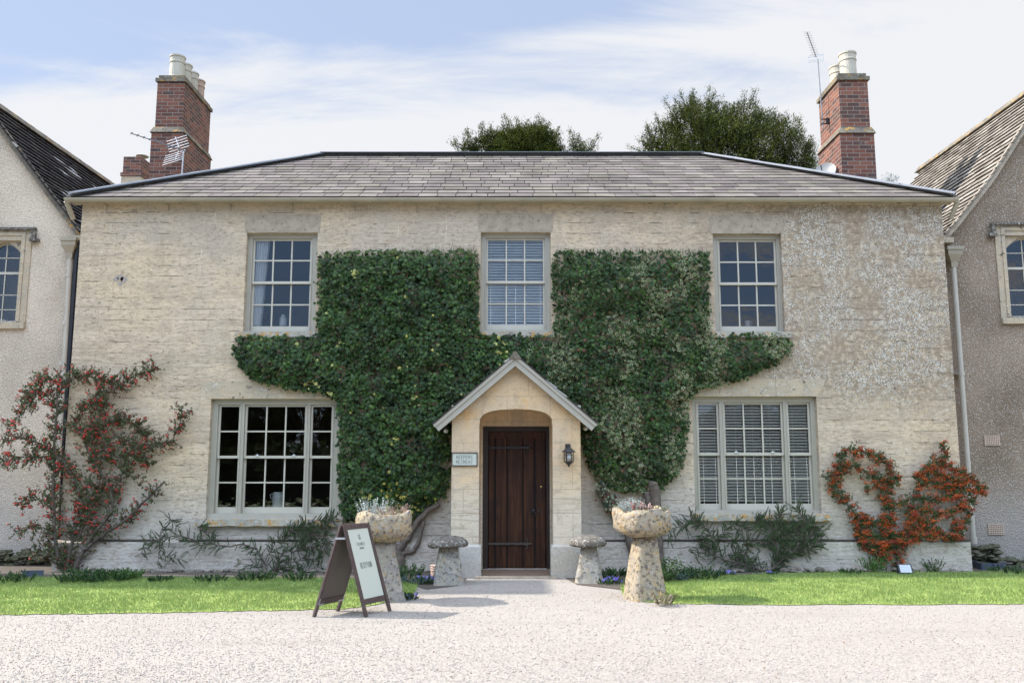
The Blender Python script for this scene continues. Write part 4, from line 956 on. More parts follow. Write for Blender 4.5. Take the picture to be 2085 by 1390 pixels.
for e, s in ((bl, -1), (brr, 1)):    # soffit boards
    m.hexa([(e.x, YB + .032, e.z - .03), (at_.x, YB + .032, at_.z - .03), (at_.x, -.01, at_.z - .03), (e.x, -.01, e.z - .03)], [(e.x, YB + .032, e.z - .004), (at_.x, YB + .032, at_.z - .004), (at_.x, -.01, at_.z - .004), (e.x, -.01, e.z - .004)])
m.build('soffit', M['paint'], porch)
m = MB()
for k in range(3): y0 = YB - .04 + k * .31; m.hexa([(at_.x - .09, y0, at_.z - .06), (at_.x + .09, y0, at_.z - .06), (at_.x + .09, y0 + .3, at_.z - .06), (at_.x - .09, y0 + .3, at_.z - .06)], [(at_.x - .02, y0, at_.z + .045), (at_.x + .02, y0, at_.z + .045), (at_.x + .02, y0 + .3, at_.z + .045), (at_.x - .02, y0 + .3, at_.z + .045)])
m.build('ridge_tile', M['cope'], porch)

# ------------------------------------------------------------------ lettering from strokes
GLY = {'K': [[(0,0),(0,1)],[(.6,1),(0,.45)],[(.2,.6),(.65,0)]], 'E': [[(0,0),(0,1)],[(0,1),(.55,1)],[(0,.52),(.45,.52)],[(0,0),(.55,0)]],
 'P': [[(0,0),(0,1)],[(0,1),(.4,1),(.58,.87),(.58,.66),(.4,.5),(0,.5)]], 'R': [[(0,0),(0,1)],[(0,1),(.4,1),(.56,.87),(.56,.66),(.4,.52),(0,.52)],[(.3,.52),(.64,0)]],
 'S': [[(.52,.85),(.38,1),(.15,1),(.03,.82),(.12,.6),(.45,.42),(.55,.2),(.42,0),(.15,0),(.02,.16)]], 'T': [[(.3,0),(.3,1)],[(0,1),(.6,1)]],
 'A': [[(0,0),(.33,1),(.66,0)],[(.12,.35),(.54,.35)]], 'C': [[(.6,.82),(.45,.98),(.22,1),(.05,.75),(0,.5),(.05,.25),(.22,0),(.45,.02),(.6,.18)]],
 'I': [[(.1,0),(.1,1)]], 'O': [[(.33,1),(.1,.88),(0,.5),(.1,.12),(.33,0),(.56,.12),(.66,.5),(.56,.88),(.33,1)]], 'N': [[(0,0),(0,1),(.6,0),(.6,1)]],
 'W': [[(0,1),(.22,0),(.42,.8),(.62,0),(.84,1)]], 'L': [[(0,1),(0,0),(.5,0)]], 'H': [[(0,0),(0,1)],[(.6,0),(.6,1)],[(0,.5),(.6,.5)]], 'U': [[(0,1),(0,.25),(.15,0),(.45,0),(.6,.25),(.6,1)]],
 'G': [[(.6,.82),(.42,1),(.2,1),(.03,.75),(0,.5),(.05,.22),(.22,0),(.45,.0),(.6,.15),(.6,.45),(.38,.45)]]}
WID = {'I': .2, 'W': .84, 'L': .5, 'E': .55, 'A': .66, 'O': .66, 'N': .6}
def text(m, s, origin, ux, uz, nrm, h, squeeze=1.0, gap=.3, thick=.1, serif=True, center=True):
    ux, uz, nrm, origin = Vector(ux), Vector(uz), Vector(nrm), Vector(origin)
    tot = sum(WID.get(c, .6) * squeeze + gap * squeeze for c in s) - gap * squeeze; x = -tot / 2 if center else 0
    for c in s:
        for st_ in GLY[c]:
            for (a, b) in zip(st_, st_[1:]):
                A = origin + ux * ((x + a[0] * squeeze) * h) + uz * (a[1] * h); B = origin + ux * ((x + b[0] * squeeze) * h) + uz * (b[1] * h)
                vert = abs(b[1] - a[1]) / (math.hypot(b[0] - a[0], b[1] - a[1]) + 1e-6); m.bar(A, B, thick * h * (0.5 + 0.5 * vert), .0016, nrm)
            if serif and len(st_) == 2 and abs(st_[0][0] - st_[1][0]) < .01:
                for e in st_: q = origin + ux * ((x + e[0] * squeeze) * h) + uz * (e[1] * h); m.bar(q - ux * .11 * h, q + ux * .11 * h, thick * .45 * h, .0016, nrm)
        x += WID.get(c, .6) * squeeze + gap * squeeze

# wall sign on the porch
c = P(946, 934.5, YP); sw, sh = 0.185, 0.097
sg = thing('name_sign', 'small KEEPERS RETREAT name board on the left porch pier', 'sign', (c.x, YP, c.z))
m = MB(); m.box(c.x - sw + .012, c.x + sw - .012, YP - .014, YP - .001, c.z - sh + .012, c.z + sh - .012); m.build('sign_face', M['sage'], sg)
m = MB()
for (x0, x1, z0, z1) in ((-sw, sw, sh - .013, sh), (-sw, sw, -sh, -sh + .013), (-sw, -sw + .013, -sh + .0131, sh - .0131), (sw - .013, sw, -sh + .0131, sh - .0131)): m.box(c.x + x0, c.x + x1, YP - .024, YP - .0005, c.z + z0, c.z + z1)
m.build('frame', M['frame_brown'], sg)
m = MB(); text(m, 'KEEPERS', (c.x, YP - .0155, c.z + .008), (1,0,0), (0,0,1), (0,-1,0), .046, .92, .22, .13); text(m, 'RETREAT', (c.x, YP - .0155, c.z - .060), (1,0,0), (0,0,1), (0,-1,0), .046, .92, .22, .13); m.build('lettering', M['ink'], sg)

# lantern
c = P(1158, 928, YP - .10); lan = thing('wall_lantern', 'black hexagonal wall lantern right of the door', 'lantern', (c.x, YP, c.z))
m = MB(); b = P(1156, 912, YP); m.box(b.x - .035, b.x + .035, YP - .02, YP - .001, b.z - .05, b.z + .06); m.tube([(b.x, YP - .02, b.z + .03), (c.x, YP - .07, c.z + .14), (c.x, YP - .10, c.z + .10)], .012, 8); m.tube([(c.x - .0, YP - .1, c.z + .16), (c.x, YP - .1, c.z + .085)], [.028, .028], 8); m.build('bracket', M['iron'], lan)
m = MB(); m.lathe([(0.0, .12), (0.03, .115), (0.098, .062), (0.10, .055), (0.06, .05)][::-1], c, 6); m.lathe([(0.0, -.155), (.012, -.15), (.012, -.135), (.02, -.125), (.055, -.09), (.068, -.085), (.068, -.075), (.06, -.07)], c, 6)
for k in range(6):
    q = k * math.tau / 6; x, y = c.x + .064 * math.cos(q), c.y + .064 * math.sin(q); m.tube([(x, y, c.z - .08), (x, y, c.z + .055)], .006, 5)
    q2 = (k + 1) * math.tau / 6
    for zf in (-.035, .01): m.tube([(x, y, c.z + zf), (c.x + .064 * math.cos(q2), c.y + .064 * math.sin(q2), c.z + zf)], .0035, 4)
m.build('cage', M['iron'], lan)
m = MB(); m.lathe([(0, -.06), (.028, -.05), (.034, -.01), (.028, .03), (0, .045)], c, 12); m.build('bulb', M['bulb'], lan, smooth=True)
# little white lamps tucked under the porch eaves
for px, py, lb in ((908, 876, 'tiny white security light left of the porch under the bargeboard'), (1192, 871, 'tiny white lamp right of the porch under the bargeboard')):
    c = P(px, py, -0.3); t = thing('security_light', lb, 'light', c, 'white lamps under the porch eaves'); m = MB(); m.box(c.x - .02, c.x + .02, c.y, c.y + .06, c.z, c.z + .05); m.build('bracket', M['iron'], t); m = MB(); m.lathe([(0, -.04), (.03, -.03), (.035, 0), (.02, .02), (0, .02)], c, 12); m.build('lamp', M['bulb'], t, smooth=True)

# ------------------------------------------------------------------ things inside the windows
def at_win(px, py, y=0.24): return P(px, py, y)
m = MB(); a, b = P(523, 495, .26), P(552, 495, .26); zt, zb = P(540, 486, .26).z, P(540, 668, .26).z; n = 40
fr = []
for k in range(n + 1):
    u = k / n; x = a.x - .05 + (b.x - a.x + .05) * u; fr.append((x, .205 + .022 * math.sin(u * 38) + .01 * math.sin(u * 91)))
for j in range(6):
    za, zb_ = zt + (zb - zt) * j / 6, zt + (zb - zt) * (j + 1) / 6; fa, fb = 1 - .06 * j, 1 - .06 * (j + 1)
    for k in range(n):
        m.face([(a.x + (fr[k][0] - a.x) * fa, fr[k][1], za), (a.x + (fr[k+1][0] - a.x) * fa, fr[k+1][1], za), (a.x + (fr[k+1][0] - a.x) * fb, fr[k+1][1], zb_), (a.x + (fr[k][0] - a.x) * fb, fr[k][1], zb_)])
tag(m.build('curtain', M['whitecloth'], fix=False, smooth=True), 'white curtain hanging in the upper left window', 'curtain')
def ware(name, label, cat, px, py_base, y, prof, mat, parts=None):
    c = P(px, py_base, y); t = thing(name, label, cat, c); m = MB(); m.lathe(prof, c, 20); m.build('body', mat, t, smooth=True)
    return t, c
zsill = lambda rc: rc[2] + .1
t, c = ware('bottle_vase', 'white bottle-shaped vase on the upper left window sill', 'vase', 576, 665, .24, [(.055, 0), (.058, .02), (.058, .11), (.045, .15), (.03, .165), (.032, .19), (.028, .192), (.0, .192)], M['china'])
t, c = ware('mug', 'small patterned mug on the upper right window sill', 'mug', 1522, 665, .24, [(.04, 0), (.044, .01), (.044, .095), (.038, .095), (.036, .02), (0, .02)], M['mug'])
m = MB(); m.tube([(c.x + .042, c.y, c.z + .08), (c.x + .07, c.y, c.z + .07), (c.x + .07, c.y, c.z + .035), (c.x + .042, c.y, c.z + .025)], .005, 6); m.build('handle', M['mug'], t)
t, c = ware('jug', 'pale stoneware jug in the left ground-floor window', 'jug', 566, 1033, .26, [(.085, 0), (.09, .015), (.092, .10), (.088, .19), (.08, .22), (.088, .235), (.08, .235), (.075, .2), (.0, .19)], M['china'])
m = MB(); m.tube([(c.x - .085, c.y, c.z + .215), (c.x - .125, c.y, c.z + .20), (c.x - .12, c.y, c.z + .15), (c.x - .088, c.y, c.z + .13)], .008, 6); m.build('handle', M['china'], t)
# shelves the vases stand on: inner window boards
for rc, zz_ in ((uw[0], P(576, 665, .24).z), (uw[2], P(1522, 665, .24).z), (lwl, P(566, 1033, .26).z)): m = MB(); m.box(rc[0], rc[1], .205, .36, zz_ - .03, zz_ - .001); m.build('window_board', M['paint'], house)
def blind(label, x0, x1, zt, zb, pitch, mat, tilt=R(44), y=.190, cords=(.2, .8)):
    t = thing('venetian_blind', label, 'blind', ((x0 + x1) / 2, y, zt), 'slatted blinds in the windows'); m = MB(); z = zt - .05
    while z > zb + .03:
        w_ = .024; c_, s_ = math.cos(tilt) * w_, math.sin(tilt) * w_
        m.mesh([(x0, y - c_, z - s_), (x1, y - c_, z - s_), (x1, y + c_, z + s_), (x0, y + c_, z + s_), (x0, y - c_, z - s_ + .009), (x1, y - c_, z - s_ + .009), (x1, y + c_, z + s_ + .009), (x0, y + c_, z + s_ + .009)], [(0,1,2,3),(4,5,6,7),(0,1,5,4),(2,3,7,6)])
        z -= pitch
    m.build('slats', mat, t, fix=False); m = MB(); m.box(x0, x1, y - .025, y + .03, zt - .03, zt); m.build('head_rail', mat, t); m = MB(); m.box(x0, x1, y - .022, y + .022, zb, zb + .018); m.build('bottom_rail', mat, t)
    m = MB()
    for q in cords: xx = x0 + (x1 - x0) * q; m.box(xx - .002, xx + .002, y - .03, y - .026, zb, zt)
    m.build('cord', mat, t)
g2 = gx(994, 1105, 492); blind('white slatted blind in the middle upper window', g2[0] - .02, g2[1] + .02, P(1050, 486, .2).z, P(1050, 662, .2).z, .046, M['slat'], cords=(.07, .5, .93))
for (x0, x1, n_), lb in zip(gr, ('blind in the left narrow light of the right ground-floor window', 'wide blind in the centre light of the right ground-floor window', 'blind in the right narrow light of the right ground-floor window')):
    blind(lb, x0 - .015, x1 + .015, P(1530, 818, .2).z, P(1530, 1027, .2).z, .0455, M['slat_cream'], R(30), cords=(.2, .5, .8) if n_ > 1 else (.25, .85))

# ------------------------------------------------------------------ foliage helpers
def leaf(m, p, size, nrm, up, col, lobed=True, w=1.0):
    n = Vector(nrm).normalized(); u = Vector(up); u = (u - n * u.dot(n)); u = u.normalized() if u.length > 1e-5 else n.orthogonal().normalized(); s = u.cross(n)
    p = Vector(p)
    if lobed:
        pts = [(0, -.35), (.42, -.38), (.36, -.02), (.62, .22), (.2, .3), (0, .75), (-.2, .3), (-.62, .22), (-.36, -.02), (-.42, -.38)]
        vs_ = [p + s * (a * size) + u * (b * size) + n * (-.12 * size * abs(a)) for a, b in pts] + [p + n * .04 * size]
        m.mesh(vs_, [(10, 0, 1, 2), (10, 2, 3, 4), (10, 4, 5), (10, 5, 6), (10, 6, 7, 8), (10, 8, 9, 0)], col)
    else:
        m.mesh([p - u * size * .5, p + s * size * .28 * w - n * .06 * size, p + u * size * .55, p - s * size * .28 * w - n * .06 * size], [(0, 1, 2), (0, 2, 3)], col)
def rv(s=1.0): return Vector((rnd.gauss(0, s), rnd.gauss(0, s), rnd.gauss(0, s)))

IVL = [(648,520),(700,516),(780,513),(850,515),(968,511),(972,560),(974,640),(976,684),(1072,686),(1070,735),(1040,800),(960,860),(918,880),(918,990),(905,1012),(870,1035),(838,1062),(800,1072),(770,1066),(735,1062),(700,1060),(690,1040),(690,960),(687,880),(684,822),(668,806),(640,803),(600,797),(560,786),(532,782),(500,766),(482,742),(474,710),(482,688),(500,686),(560,688),(640,690),(645,640),(644,580)]
IVR = [(1128,515),(1200,513),(1300,516),(1400,514),(1444,518),(1447,560),(1446,640),(1452,684),(1530,686),(1598,684),(1616,700),(1610,722),(1585,742),(1540,762),(1500,780),(1462,786),(1430,798),(1408,812),(1400,840),(1402,890),(1394,935),(1388,965),(1360,985),(1348,1004),(1300,1006),(1250,1003),(1222,990),(1205,965),(1190,930),(1180,880),(1165,840),(1060,745),(1062,686),(1130,686),(1127,600)]
def ivy(poly_px, label, n, variegated, loc_px):
    poly = [(P(x, y, -.1).x, P(x, y, -.1).z) for x, y in poly_px]
    t = thing('ivy', label, 'ivy', (P(loc_px, 1000).x, -0.05, 0.0)); xs = [p[0] for p in poly]; zs = [p[1] for p in poly]
    def edge(x, z):
        d = 9
        for i in range(len(poly)):
            (x0, z0), (x1, z1) = poly[i-1], poly[i]; L2 = (x1-x0)**2 + (z1-z0)**2 + 1e-9; k = max(0, min(1, ((x-x0)*(x1-x0) + (z-z0)*(z1-z0)) / L2)); d = min(d, math.hypot(x - x0 - k*(x1-x0), z - z0 - k*(z1-z0)))
        return d
    hole = P(765, 760, -.1)
    m = MB(); k = 0
    while k < n:
        x, z = rnd.uniform(min(xs) - .05, max(xs) + .05), rnd.uniform(min(zs) - .05, max(zs) + .05)
        if not inside(x + .05 * noise.noise((x * 9, z * 9, 0)) + rnd.gauss(0, .012), z + .06 * noise.noise((x * 8, z * 8, 6)) + rnd.gauss(0, .012), poly):
            continue
        e = edge(x, z); thick = 0.06 + min(e, .30) * .55 * (0.8 + .6 * noise.noise((x * 2.2, z * 2.2, 1))) + 0.09 * noise.noise((x * 5.5, z * 5.5, 5))
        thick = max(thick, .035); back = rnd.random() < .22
        gap = noise.noise((x * 4.5, z * 3.5, 9)) > .42
        if not variegated and math.hypot((x - hole.x) * 1.2, (z - hole.z) * .6) < .13 + .07 * noise.noise((x * 8, z * 8, 3)): gap = True
        if gap and not back: 
            if rnd.random() < .75: continue
        k += 1
        y = -.03 - (rnd.uniform(0, .3) * thick if back else thick * rnd.uniform(.55, 1.0))
        jit = .035 if e < .06 else 0
        p = (x + rnd.gauss(0, .01) , y, z + (rnd.uniform(0, .05) if e < .05 else 0))
        clump = noise.noise((x * 3, z * 3, 2)); t_ = rnd.random()
        size = rnd.uniform(.032, .068) * (1.15 if back else 1) * (.85 if variegated else 1)
        g_ = max(.3, .62 + .75 * t_ ** 1.5 + .55 * clump)
        c = (.026 * g_, .060 * g_, .012 * g_) if rnd.random() < .7 else (.052 * g_, .096 * g_, .016 * g_)
        if variegated:
            vg = noise.noise((x * 2.1, z * 2.1, 7)) * 1.5 + (.38 if z < 2.6 else .12)
            if rnd.random() < min(.62, max(0, vg)): c = rnd.choice([(.36, .35, .15), (.26, .30, .12), (.42, .40, .22)])
            elif rnd.random() < .012: c = (.12, .05, .022)
        else:
            yl = noise.noise((x * 3.1 + 5, z * 3.1, 11))
            if rnd.random() < (0.30 if yl > .48 else .006): c = rnd.choice([(.42, .38, .10), (.35, .36, .12)])
            if z < 1.3 and x > -2.0 and rnd.random() < .10: c = (.40, .33, .06)
            if e < .07 and z > 4.0 and rnd.random() < .5: c = (.10, .13, .035)
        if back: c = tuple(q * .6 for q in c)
        nn = Vector((rnd.gauss(0, .42), -1, .35 + rnd.gauss(0, .38))); up = Vector((rnd.gauss(0, .5), -.2, -1))
        if variegated and c[0] > .2 and not back:
            leaf(m, p, size, nn, up, c); leaf(m, Vector(p) + nn.normalized() * .0035, size * .62, nn, up, (.025, .055, .03))
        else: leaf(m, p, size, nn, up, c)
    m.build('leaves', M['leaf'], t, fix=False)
    # tangle of runners under the leaves, and shoots standing above the top edge
    s = MB()
    for i in range(420):
        for _ in range(30):
            x, z = rnd.uniform(min(xs), max(xs)), rnd.uniform(min(zs), max(zs))
            if inside(x, z, poly): break
        pts = [Vector((x, -.02 - rnd.random() * .06, z))]; d_ = rv().normalized()
        for q in range(5): d_ = (d_ + rv(.35)).normalized(); pts.append(pts[-1] + Vector((d_.x, d_.y * .15, abs(d_.z) + .2)) * .06)
        pts = [Vector((p.x, min(p.y, -.01), p.z)) for p in pts if inside(p.x, p.z, poly)]
        if len(pts) > 1: s.tube(pts, rnd.uniform(.002, .005), 4, cap=False)
    if not variegated:
        for i in range(70):
            a_ = Vector((hole.x + rnd.gauss(0, .10), -.05 - rnd.random() * .09, hole.z + rnd.gauss(0, .17))); s.tube([a_, a_ + rv(.05), a_ + rv(.09)], .003, 4, cap=False)
    s.build('runners', M['oldstem'], t, fix=False)
    return t, poly
def shoots(t, segs, n):
    m = MB(); s = MB()
    for i in range(n):
        (xa, ya), (xb, yb) = rnd.choice(segs); u = rnd.random(); p = P(xa + (xb - xa) * u, ya + (yb - ya) * u, -.05); h = abs(rnd.gauss(0, .05)) + .015
        q = p + Vector((rnd.gauss(0, .02), -.01, h)); s.tube([p, q], .0015, 3, cap=False)
        for k in range(4): leaf(m, p.lerp(q, .3 + k * .22), rnd.uniform(.012, .022), (rnd.gauss(0, .5), -1, .2), (rnd.gauss(0, 1), 0, 1), rnd.choice([(.10, .12, .03), (.16, .12, .05), (.06, .09, .02)]), False)
    m.build('shoot_leaves', M['leaf2'], t, fix=False); s.build('shoots', M['bark'], t, fix=False)
ivl, polyL = ivy(IVL, 'big dark green ivy left of and over the porch', 16000, False, 830)
shoots(ivl, [((652, 520), (968, 512)), ((972, 520), (974, 680))], 260)
ivr, polyR = ivy(IVR, 'cream-variegated ivy right of the porch', 15000, True, 1300)
shoots(ivr, [((1130, 517), (1444, 516))], 200)
def trunk(t, paths, name='stem', mat='oldstem', y=-.08):
    m = MB()
    for pts, r0, r1 in paths:
        q = []; L = [P(x, yy, y) for x, yy in pts]; L[-1].z = min(L[-1].z, L[-1].z)
        for i in range(len(L) - 1):
            for k in range(4): p = L[i].lerp(L[i+1], k / 4); q.append(p + Vector((rnd.gauss(0, .006), rnd.gauss(0, .008) - .0, rnd.gauss(0, .006))))
        q.append(L[-1]); n = len(q)
        rad = [(r0 + (r1 - r0) * i / (n - 1)) * (1 + .18 * noise.noise((i * .7, r0 * 50, 0))) for i in range(n)]
        m.tube(q, rad, 9)
    return m.build(name, M[mat], t, smooth=True)
trunk(ivl, [([(820, 1176), (815, 1140), (812, 1115), (830, 1095), (850, 1062), (870, 1040), (895, 1025)], .075, .03), ([(812, 1120), (800, 1105), (805, 1085), (800, 1060)], .05, .03), ([(815, 1130), (842, 1120), (855, 1095), (862, 1060)], .04, .025)])
trunk(ivr, [([(1292, 1176), (1286, 1120), (1275, 1080), (1258, 1040), (1235, 1010), (1225, 985)], .045, .055), ([(1345, 1180), (1340, 1100), (1336, 1050), (1334, 1010), (1330, 980)], .07, .085), ([(1310, 1176), (1322, 1100), (1327, 1050), (1316, 1000)], .05, .05)])
# hanging leafy fringe by the right ivy's lower left stem
m = MB()
for i in range(420):
    u = rnd.random(); p = P(1222 + 35 * u + rnd.gauss(0, 6), 990 + 58 * u + rnd.gauss(0, 6), -.1 - rnd.random() * .05); leaf(m, p, rnd.uniform(.03, .05), (rnd.gauss(0, .5), -1, .3), (rnd.gauss(0, .6), 0, -1), rnd.choice([(.03, .055, .03), (.12, .05, .03), (.24, .26, .15), (.025, .05, .025)]))
m.build('lower_leaves', M['leaf'], ivr, fix=False)

# ------------------------------------------------------------------ wall shrubs built along trained branches
def shrub(name, label, cat, paths, y, leaf_n, leaf_size, cols, twig_n, twig_len, berries=None, base_px=None, leaf_w=1.0, stem_mat='bark', spread=.05, fish=False):
    b0 = P(base_px[0], base_px[1], y); t = thing(name, label, cat, (b0.x, y, 0)); s = MB(); lm = MB(); bm_ = MB()
    seg = []
    for pts, r0, r1, dens in paths:
        L = [P(x, yy, y) for x, yy in pts]; q = []
        for i in range(len(L) - 1):
            for k in range(4): p = L[i].lerp(L[i+1], k / 4); q.append(p + Vector((rnd.gauss(0, .008), rnd.gauss(0, .015), rnd.gauss(0, .008))))
        q.append(L[-1]); n = len(q); s.tube(q, [1.3 * (r0 + (r1 - r0) * i / (n - 1)) for i in range(n)], 6)
        for i in range(n - 1):
            l = (q[i+1] - q[i]).length
            if dens > 0: seg.append((q[i], q[i+1], l * dens))
    tot = sum(x[2] for x in seg); cum = []; a_ = 0
    for x in seg: a_ += x[2]; cum.append(a_ / tot)
    import bisect
    def pick():
        i = min(bisect.bisect(cum, rnd.random()), len(seg) - 1); return seg[i]
    tw = []
    for i in range(twig_n):
        A, B, _ = pick(); p = A.lerp(B, rnd.random()); d_ = (B - A).normalized(); side = Vector((-d_.z, rnd.gauss(-.3, .25), d_.x)) * rnd.choice((-1, 1)); d2 = (d_ * rnd.uniform(.1, .9) + side * rnd.uniform(.4, 1) + Vector((0, 0, .15))).normalized(); l = twig_len * rnd.uniform(.35, 1.2)
        e = p + d2 * l; e.y = min(e.y, -.03 if abs(e.x) < HX else WY - .05) ; mid = p.lerp(e, .5) + rv(.012); s.tube([p, mid, e], [.004, .003, .0015], 4, cap=False); tw.append((p, mid, e))
    for i in range(leaf_n):
        if fish:
            p, mid, e = tw[i % len(tw)]; u = (i // len(tw)) / max(1, leaf_n // len(tw)); c = p.lerp(e, .1 + u * .9); ax_ = (e - p).normalized(); side = Vector((-ax_.z, 0, ax_.x)) * (1 if i % 2 else -1); dirv = (ax_ * .75 + side * .7 + rv(.15)); leaf(lm, c + dirv.normalized() * leaf_size * .4, leaf_size * rnd.uniform(.7, 1.2), (rnd.gauss(0, .3), -1, rnd.gauss(.2, .3)), dirv, rnd.choice(cols), False, leaf_w)
        else:
            p, mid, e = rnd.choice(tw); c = (p.lerp(mid, rnd.random()) if rnd.random() < .5 else mid.lerp(e, rnd.random())) + rv(.012); leaf(lm, c, leaf_size * rnd.uniform(.6, 1.2), (rnd.gauss(0, .7), -1, rnd.gauss(.3, .6)), rv(), rnd.choice(cols), False, leaf_w)
    if berries:
        n, rad, bc, per, sprd, fil = berries; k = 0; tries = 0
        while k < n and tries < n * 20:
            tries += 1; p, mid, e = rnd.choice(tw); c = mid.lerp(e, rnd.random()) + rv(sprd * .5)
            if fil and not fil(c): continue
            k += 1; cc = rnd.choice(bc)
            for j in range(max(1, int(rnd.gauss(per, per * .3)))):
                q = c + Vector((rnd.gauss(0, sprd), rnd.gauss(-.02, .012), rnd.gauss(0, sprd * .55))); v_ = rnd.uniform(.8, 1.2); bm_.blob(q, rad * rnd.uniform(.8, 1.2), tuple(x * v_ for x in cc))
        bm_.build('berries' if per > 3 else 'flowers', M['petal'], t, fix=False)
    s.build('branches', M[stem_mat], t, fix=False); lm.build('leaves', M['leaf2'], t, fix=False)
    return t
GREEN = [(.045, .085, .025), (.06, .10, .03), (.035, .07, .022), (.08, .11, .035), (.10, .09, .04)]
quince = [
 ([(145,1178),(170,1120),(205,1092),(260,1052),(300,1012),(335,980)], .028, .012, .55),
 ([(175,1110),(228,1040),(226,1000),(205,960),(184,938),(172,900),(190,870)], .020, .010, .7),
 ([(128,1178),(112,1100),(108,1000),(112,900),(116,820),(120,760)], .022, .010, 1.0),
 ([(135,1176),(150,1080),(168,1040),(160,990),(132,940),(90,905),(40,890),(5,900)], .020, .006, 1.1),
 ([(190,935),(235,885),(290,915),(322,905),(352,895),(366,862),(371,832)], .012, .004, 1.0),
 ([(185,905),(200,840),(196,800),(240,786),(285,762),(322,745)], .013, .004, 1.0),
 ([(120,1090),(90,1075),(60,1072),(32,1082)], .010, .003, .8), ([(116,830),(80,792),(52,835),(15,870)], .009, .003, 1.2),
 ([(118,800),(150,762),(200,770),(245,775)], .009, .004, 1.2), ([(114,780),(85,765),(68,790),(45,820)], .008, .003, 1.3), ([(172,900),(220,860),(260,850),(300,885)], .010, .003, 1.4),
 ([(180,938),(230,930),(280,925),(310,945)], .010, .003, 1.2), ([(130,1000),(90,1020),(55,1010),(40,1035)], .008, .003, .7), ([(225,1010),(250,960),(262,940),(258,965),(285,985)], .009, .003, .6),
 ([(118,930),(70,930),(30,935),(-10,942)], .009, .003, 1.3), ([(160,1100),(180,1040),(190,1000),(175,980)], .012, .005, 1.0), ([(150,1150),(120,1130),(95,1110),(70,1120)], .008, .003, .7),
 ([(170,890),(150,860),(170,830),(215,820)], .009, .003, 1.4), ([(190,1080),(185,1040),(200,1020),(195,990),(215,985)], .008, .003, .9)]
shrub('flowering_quince', 'tall red-flowered wall shrub in the left corner', 'shrub', quince, -.14, 23000, .038, GREEN + [(.05, .035, .02), (.12, .05, .03), (.10, .035, .022)], 1900, .18, (760, .0115, [(.50, .022, .02), (.42, .018, .02), (.55, .04, .03)], 3, .012, lambda c: c.z > .6 or rnd.random() < .3), (135, 1178))
def Z9(pts): return [(1660 + a / 4.485, 880 + b / 4.485) for a, b in pts]
ORG = [(.44, .075, .010), (.50, .10, .012), (.36, .05, .010), (.27, .03, .010)]
pyL = [(Z9([(300,150),(250,220),(230,300),(190,440),(160,530),(260,600),(320,700),(390,800),(430,930),(560,1050),(650,1180)]), .006, .014, 1.3), (Z9([(300,150),(450,190),(600,230),(680,330),(735,440),(640,520),(650,640),(700,750),(640,900),(620,1080)]), .006, .012, 1.2),
 (Z9([(230,360),(320,310),(400,310),(500,390),(620,440),(730,430)]), .006, .005, 1.0), (Z9([(450,500),(500,520),(570,500),(640,530)]), .004, .004, .7), (Z9([(690,640),(760,650),(830,620)]), .004, .003, .9), (Z9([(400,800),(560,820),(700,800)]), .006, .004, 1.3),
 (Z9([(360,940),(560,960),(840,940)]), .006, .004, 1.5), (Z9([(380,1010),(600,1060),(830,1030)]), .005, .004, 1.0), (Z9([(60,410),(130,400),(200,380)]), .003, .004, .3), (Z9([(420,720),(440,800),(520,860)]), .004, .004, 1.), (Z9([(650,1270),(590,1150),(520,1060)]), .010, .008, 0), (Z9([(740,1250),(760,1120),(780,1000)]), .012, .008, .2)]
pyR = [(Z9([(750,1240),(770,1070),(830,950),(850,800),(880,620),(950,450),(1040,330),(1180,270),(1195,200),(1165,110)]), .014, .005, 1.0),
 (Z9([(930,450),(1100,470),(1250,510),(1400,520),(1540,540)]), .006, .004, 1.6), (Z9([(1120,300),(1230,310),(1330,360),(1450,450),(1540,520)]), .006, .004, 1.2), (Z9([(990,310),(1100,370),(1250,440),(1380,450)]), .006, .004, 1.4), (Z9([(890,600),(1100,620),(1210,580),(1330,560)]), .006, .004, 1.1),
 (Z9([(860,700),(1050,720),(1150,760),(1250,720),(1330,680),(1430,740)]), .006, .004, 1.3), (Z9([(1400,540),(1440,600),(1430,650)]), .005, .004, 1.2), (Z9([(850,850),(1000,880),(1100,890),(1180,950),(1310,940)]), .006, .004, 1.4), (Z9([(1260,760),(1290,880),(1290,950)]), .005, .004, 1.0),
 (Z9([(1430,740),(1380,820),(1310,930)]), .005, .004, .9), (Z9([(830,950),(960,960),(1100,960)]), .005, .004, 1.2), (Z9([(900,420),(980,380),(1060,300)]), .005, .004, 1.2), (Z9([(1060,210),(1090,230),(1160,280)]), .003, .003, .5), (Z9([(850,780),(960,800),(1080,820)]), .005, .004, 1.4)]
shrub('pyracantha', 'looped pyracantha with orange berries beside the right window', 'shrub', pyL, -.12, 9500, .036, GREEN, 1150, .115, (480, .0082, ORG, 12, .024, None), (1810, 1160))
shrub('pyracantha', 'fan-trained pyracantha with orange berries by the right corner', 'shrub', pyR, -.12, 9500, .036, GREEN, 1250, .085, (560, .0082, ORG, 12, .025, None), (1826, 1158))
DG = [(.036, .072, .024), (.05, .092, .028), (.028, .058, .022), (.07, .11, .036)]
def Z6(pts): return [(240 + a / 4.344, 1000 + b / 4.344) for a, b in pts]
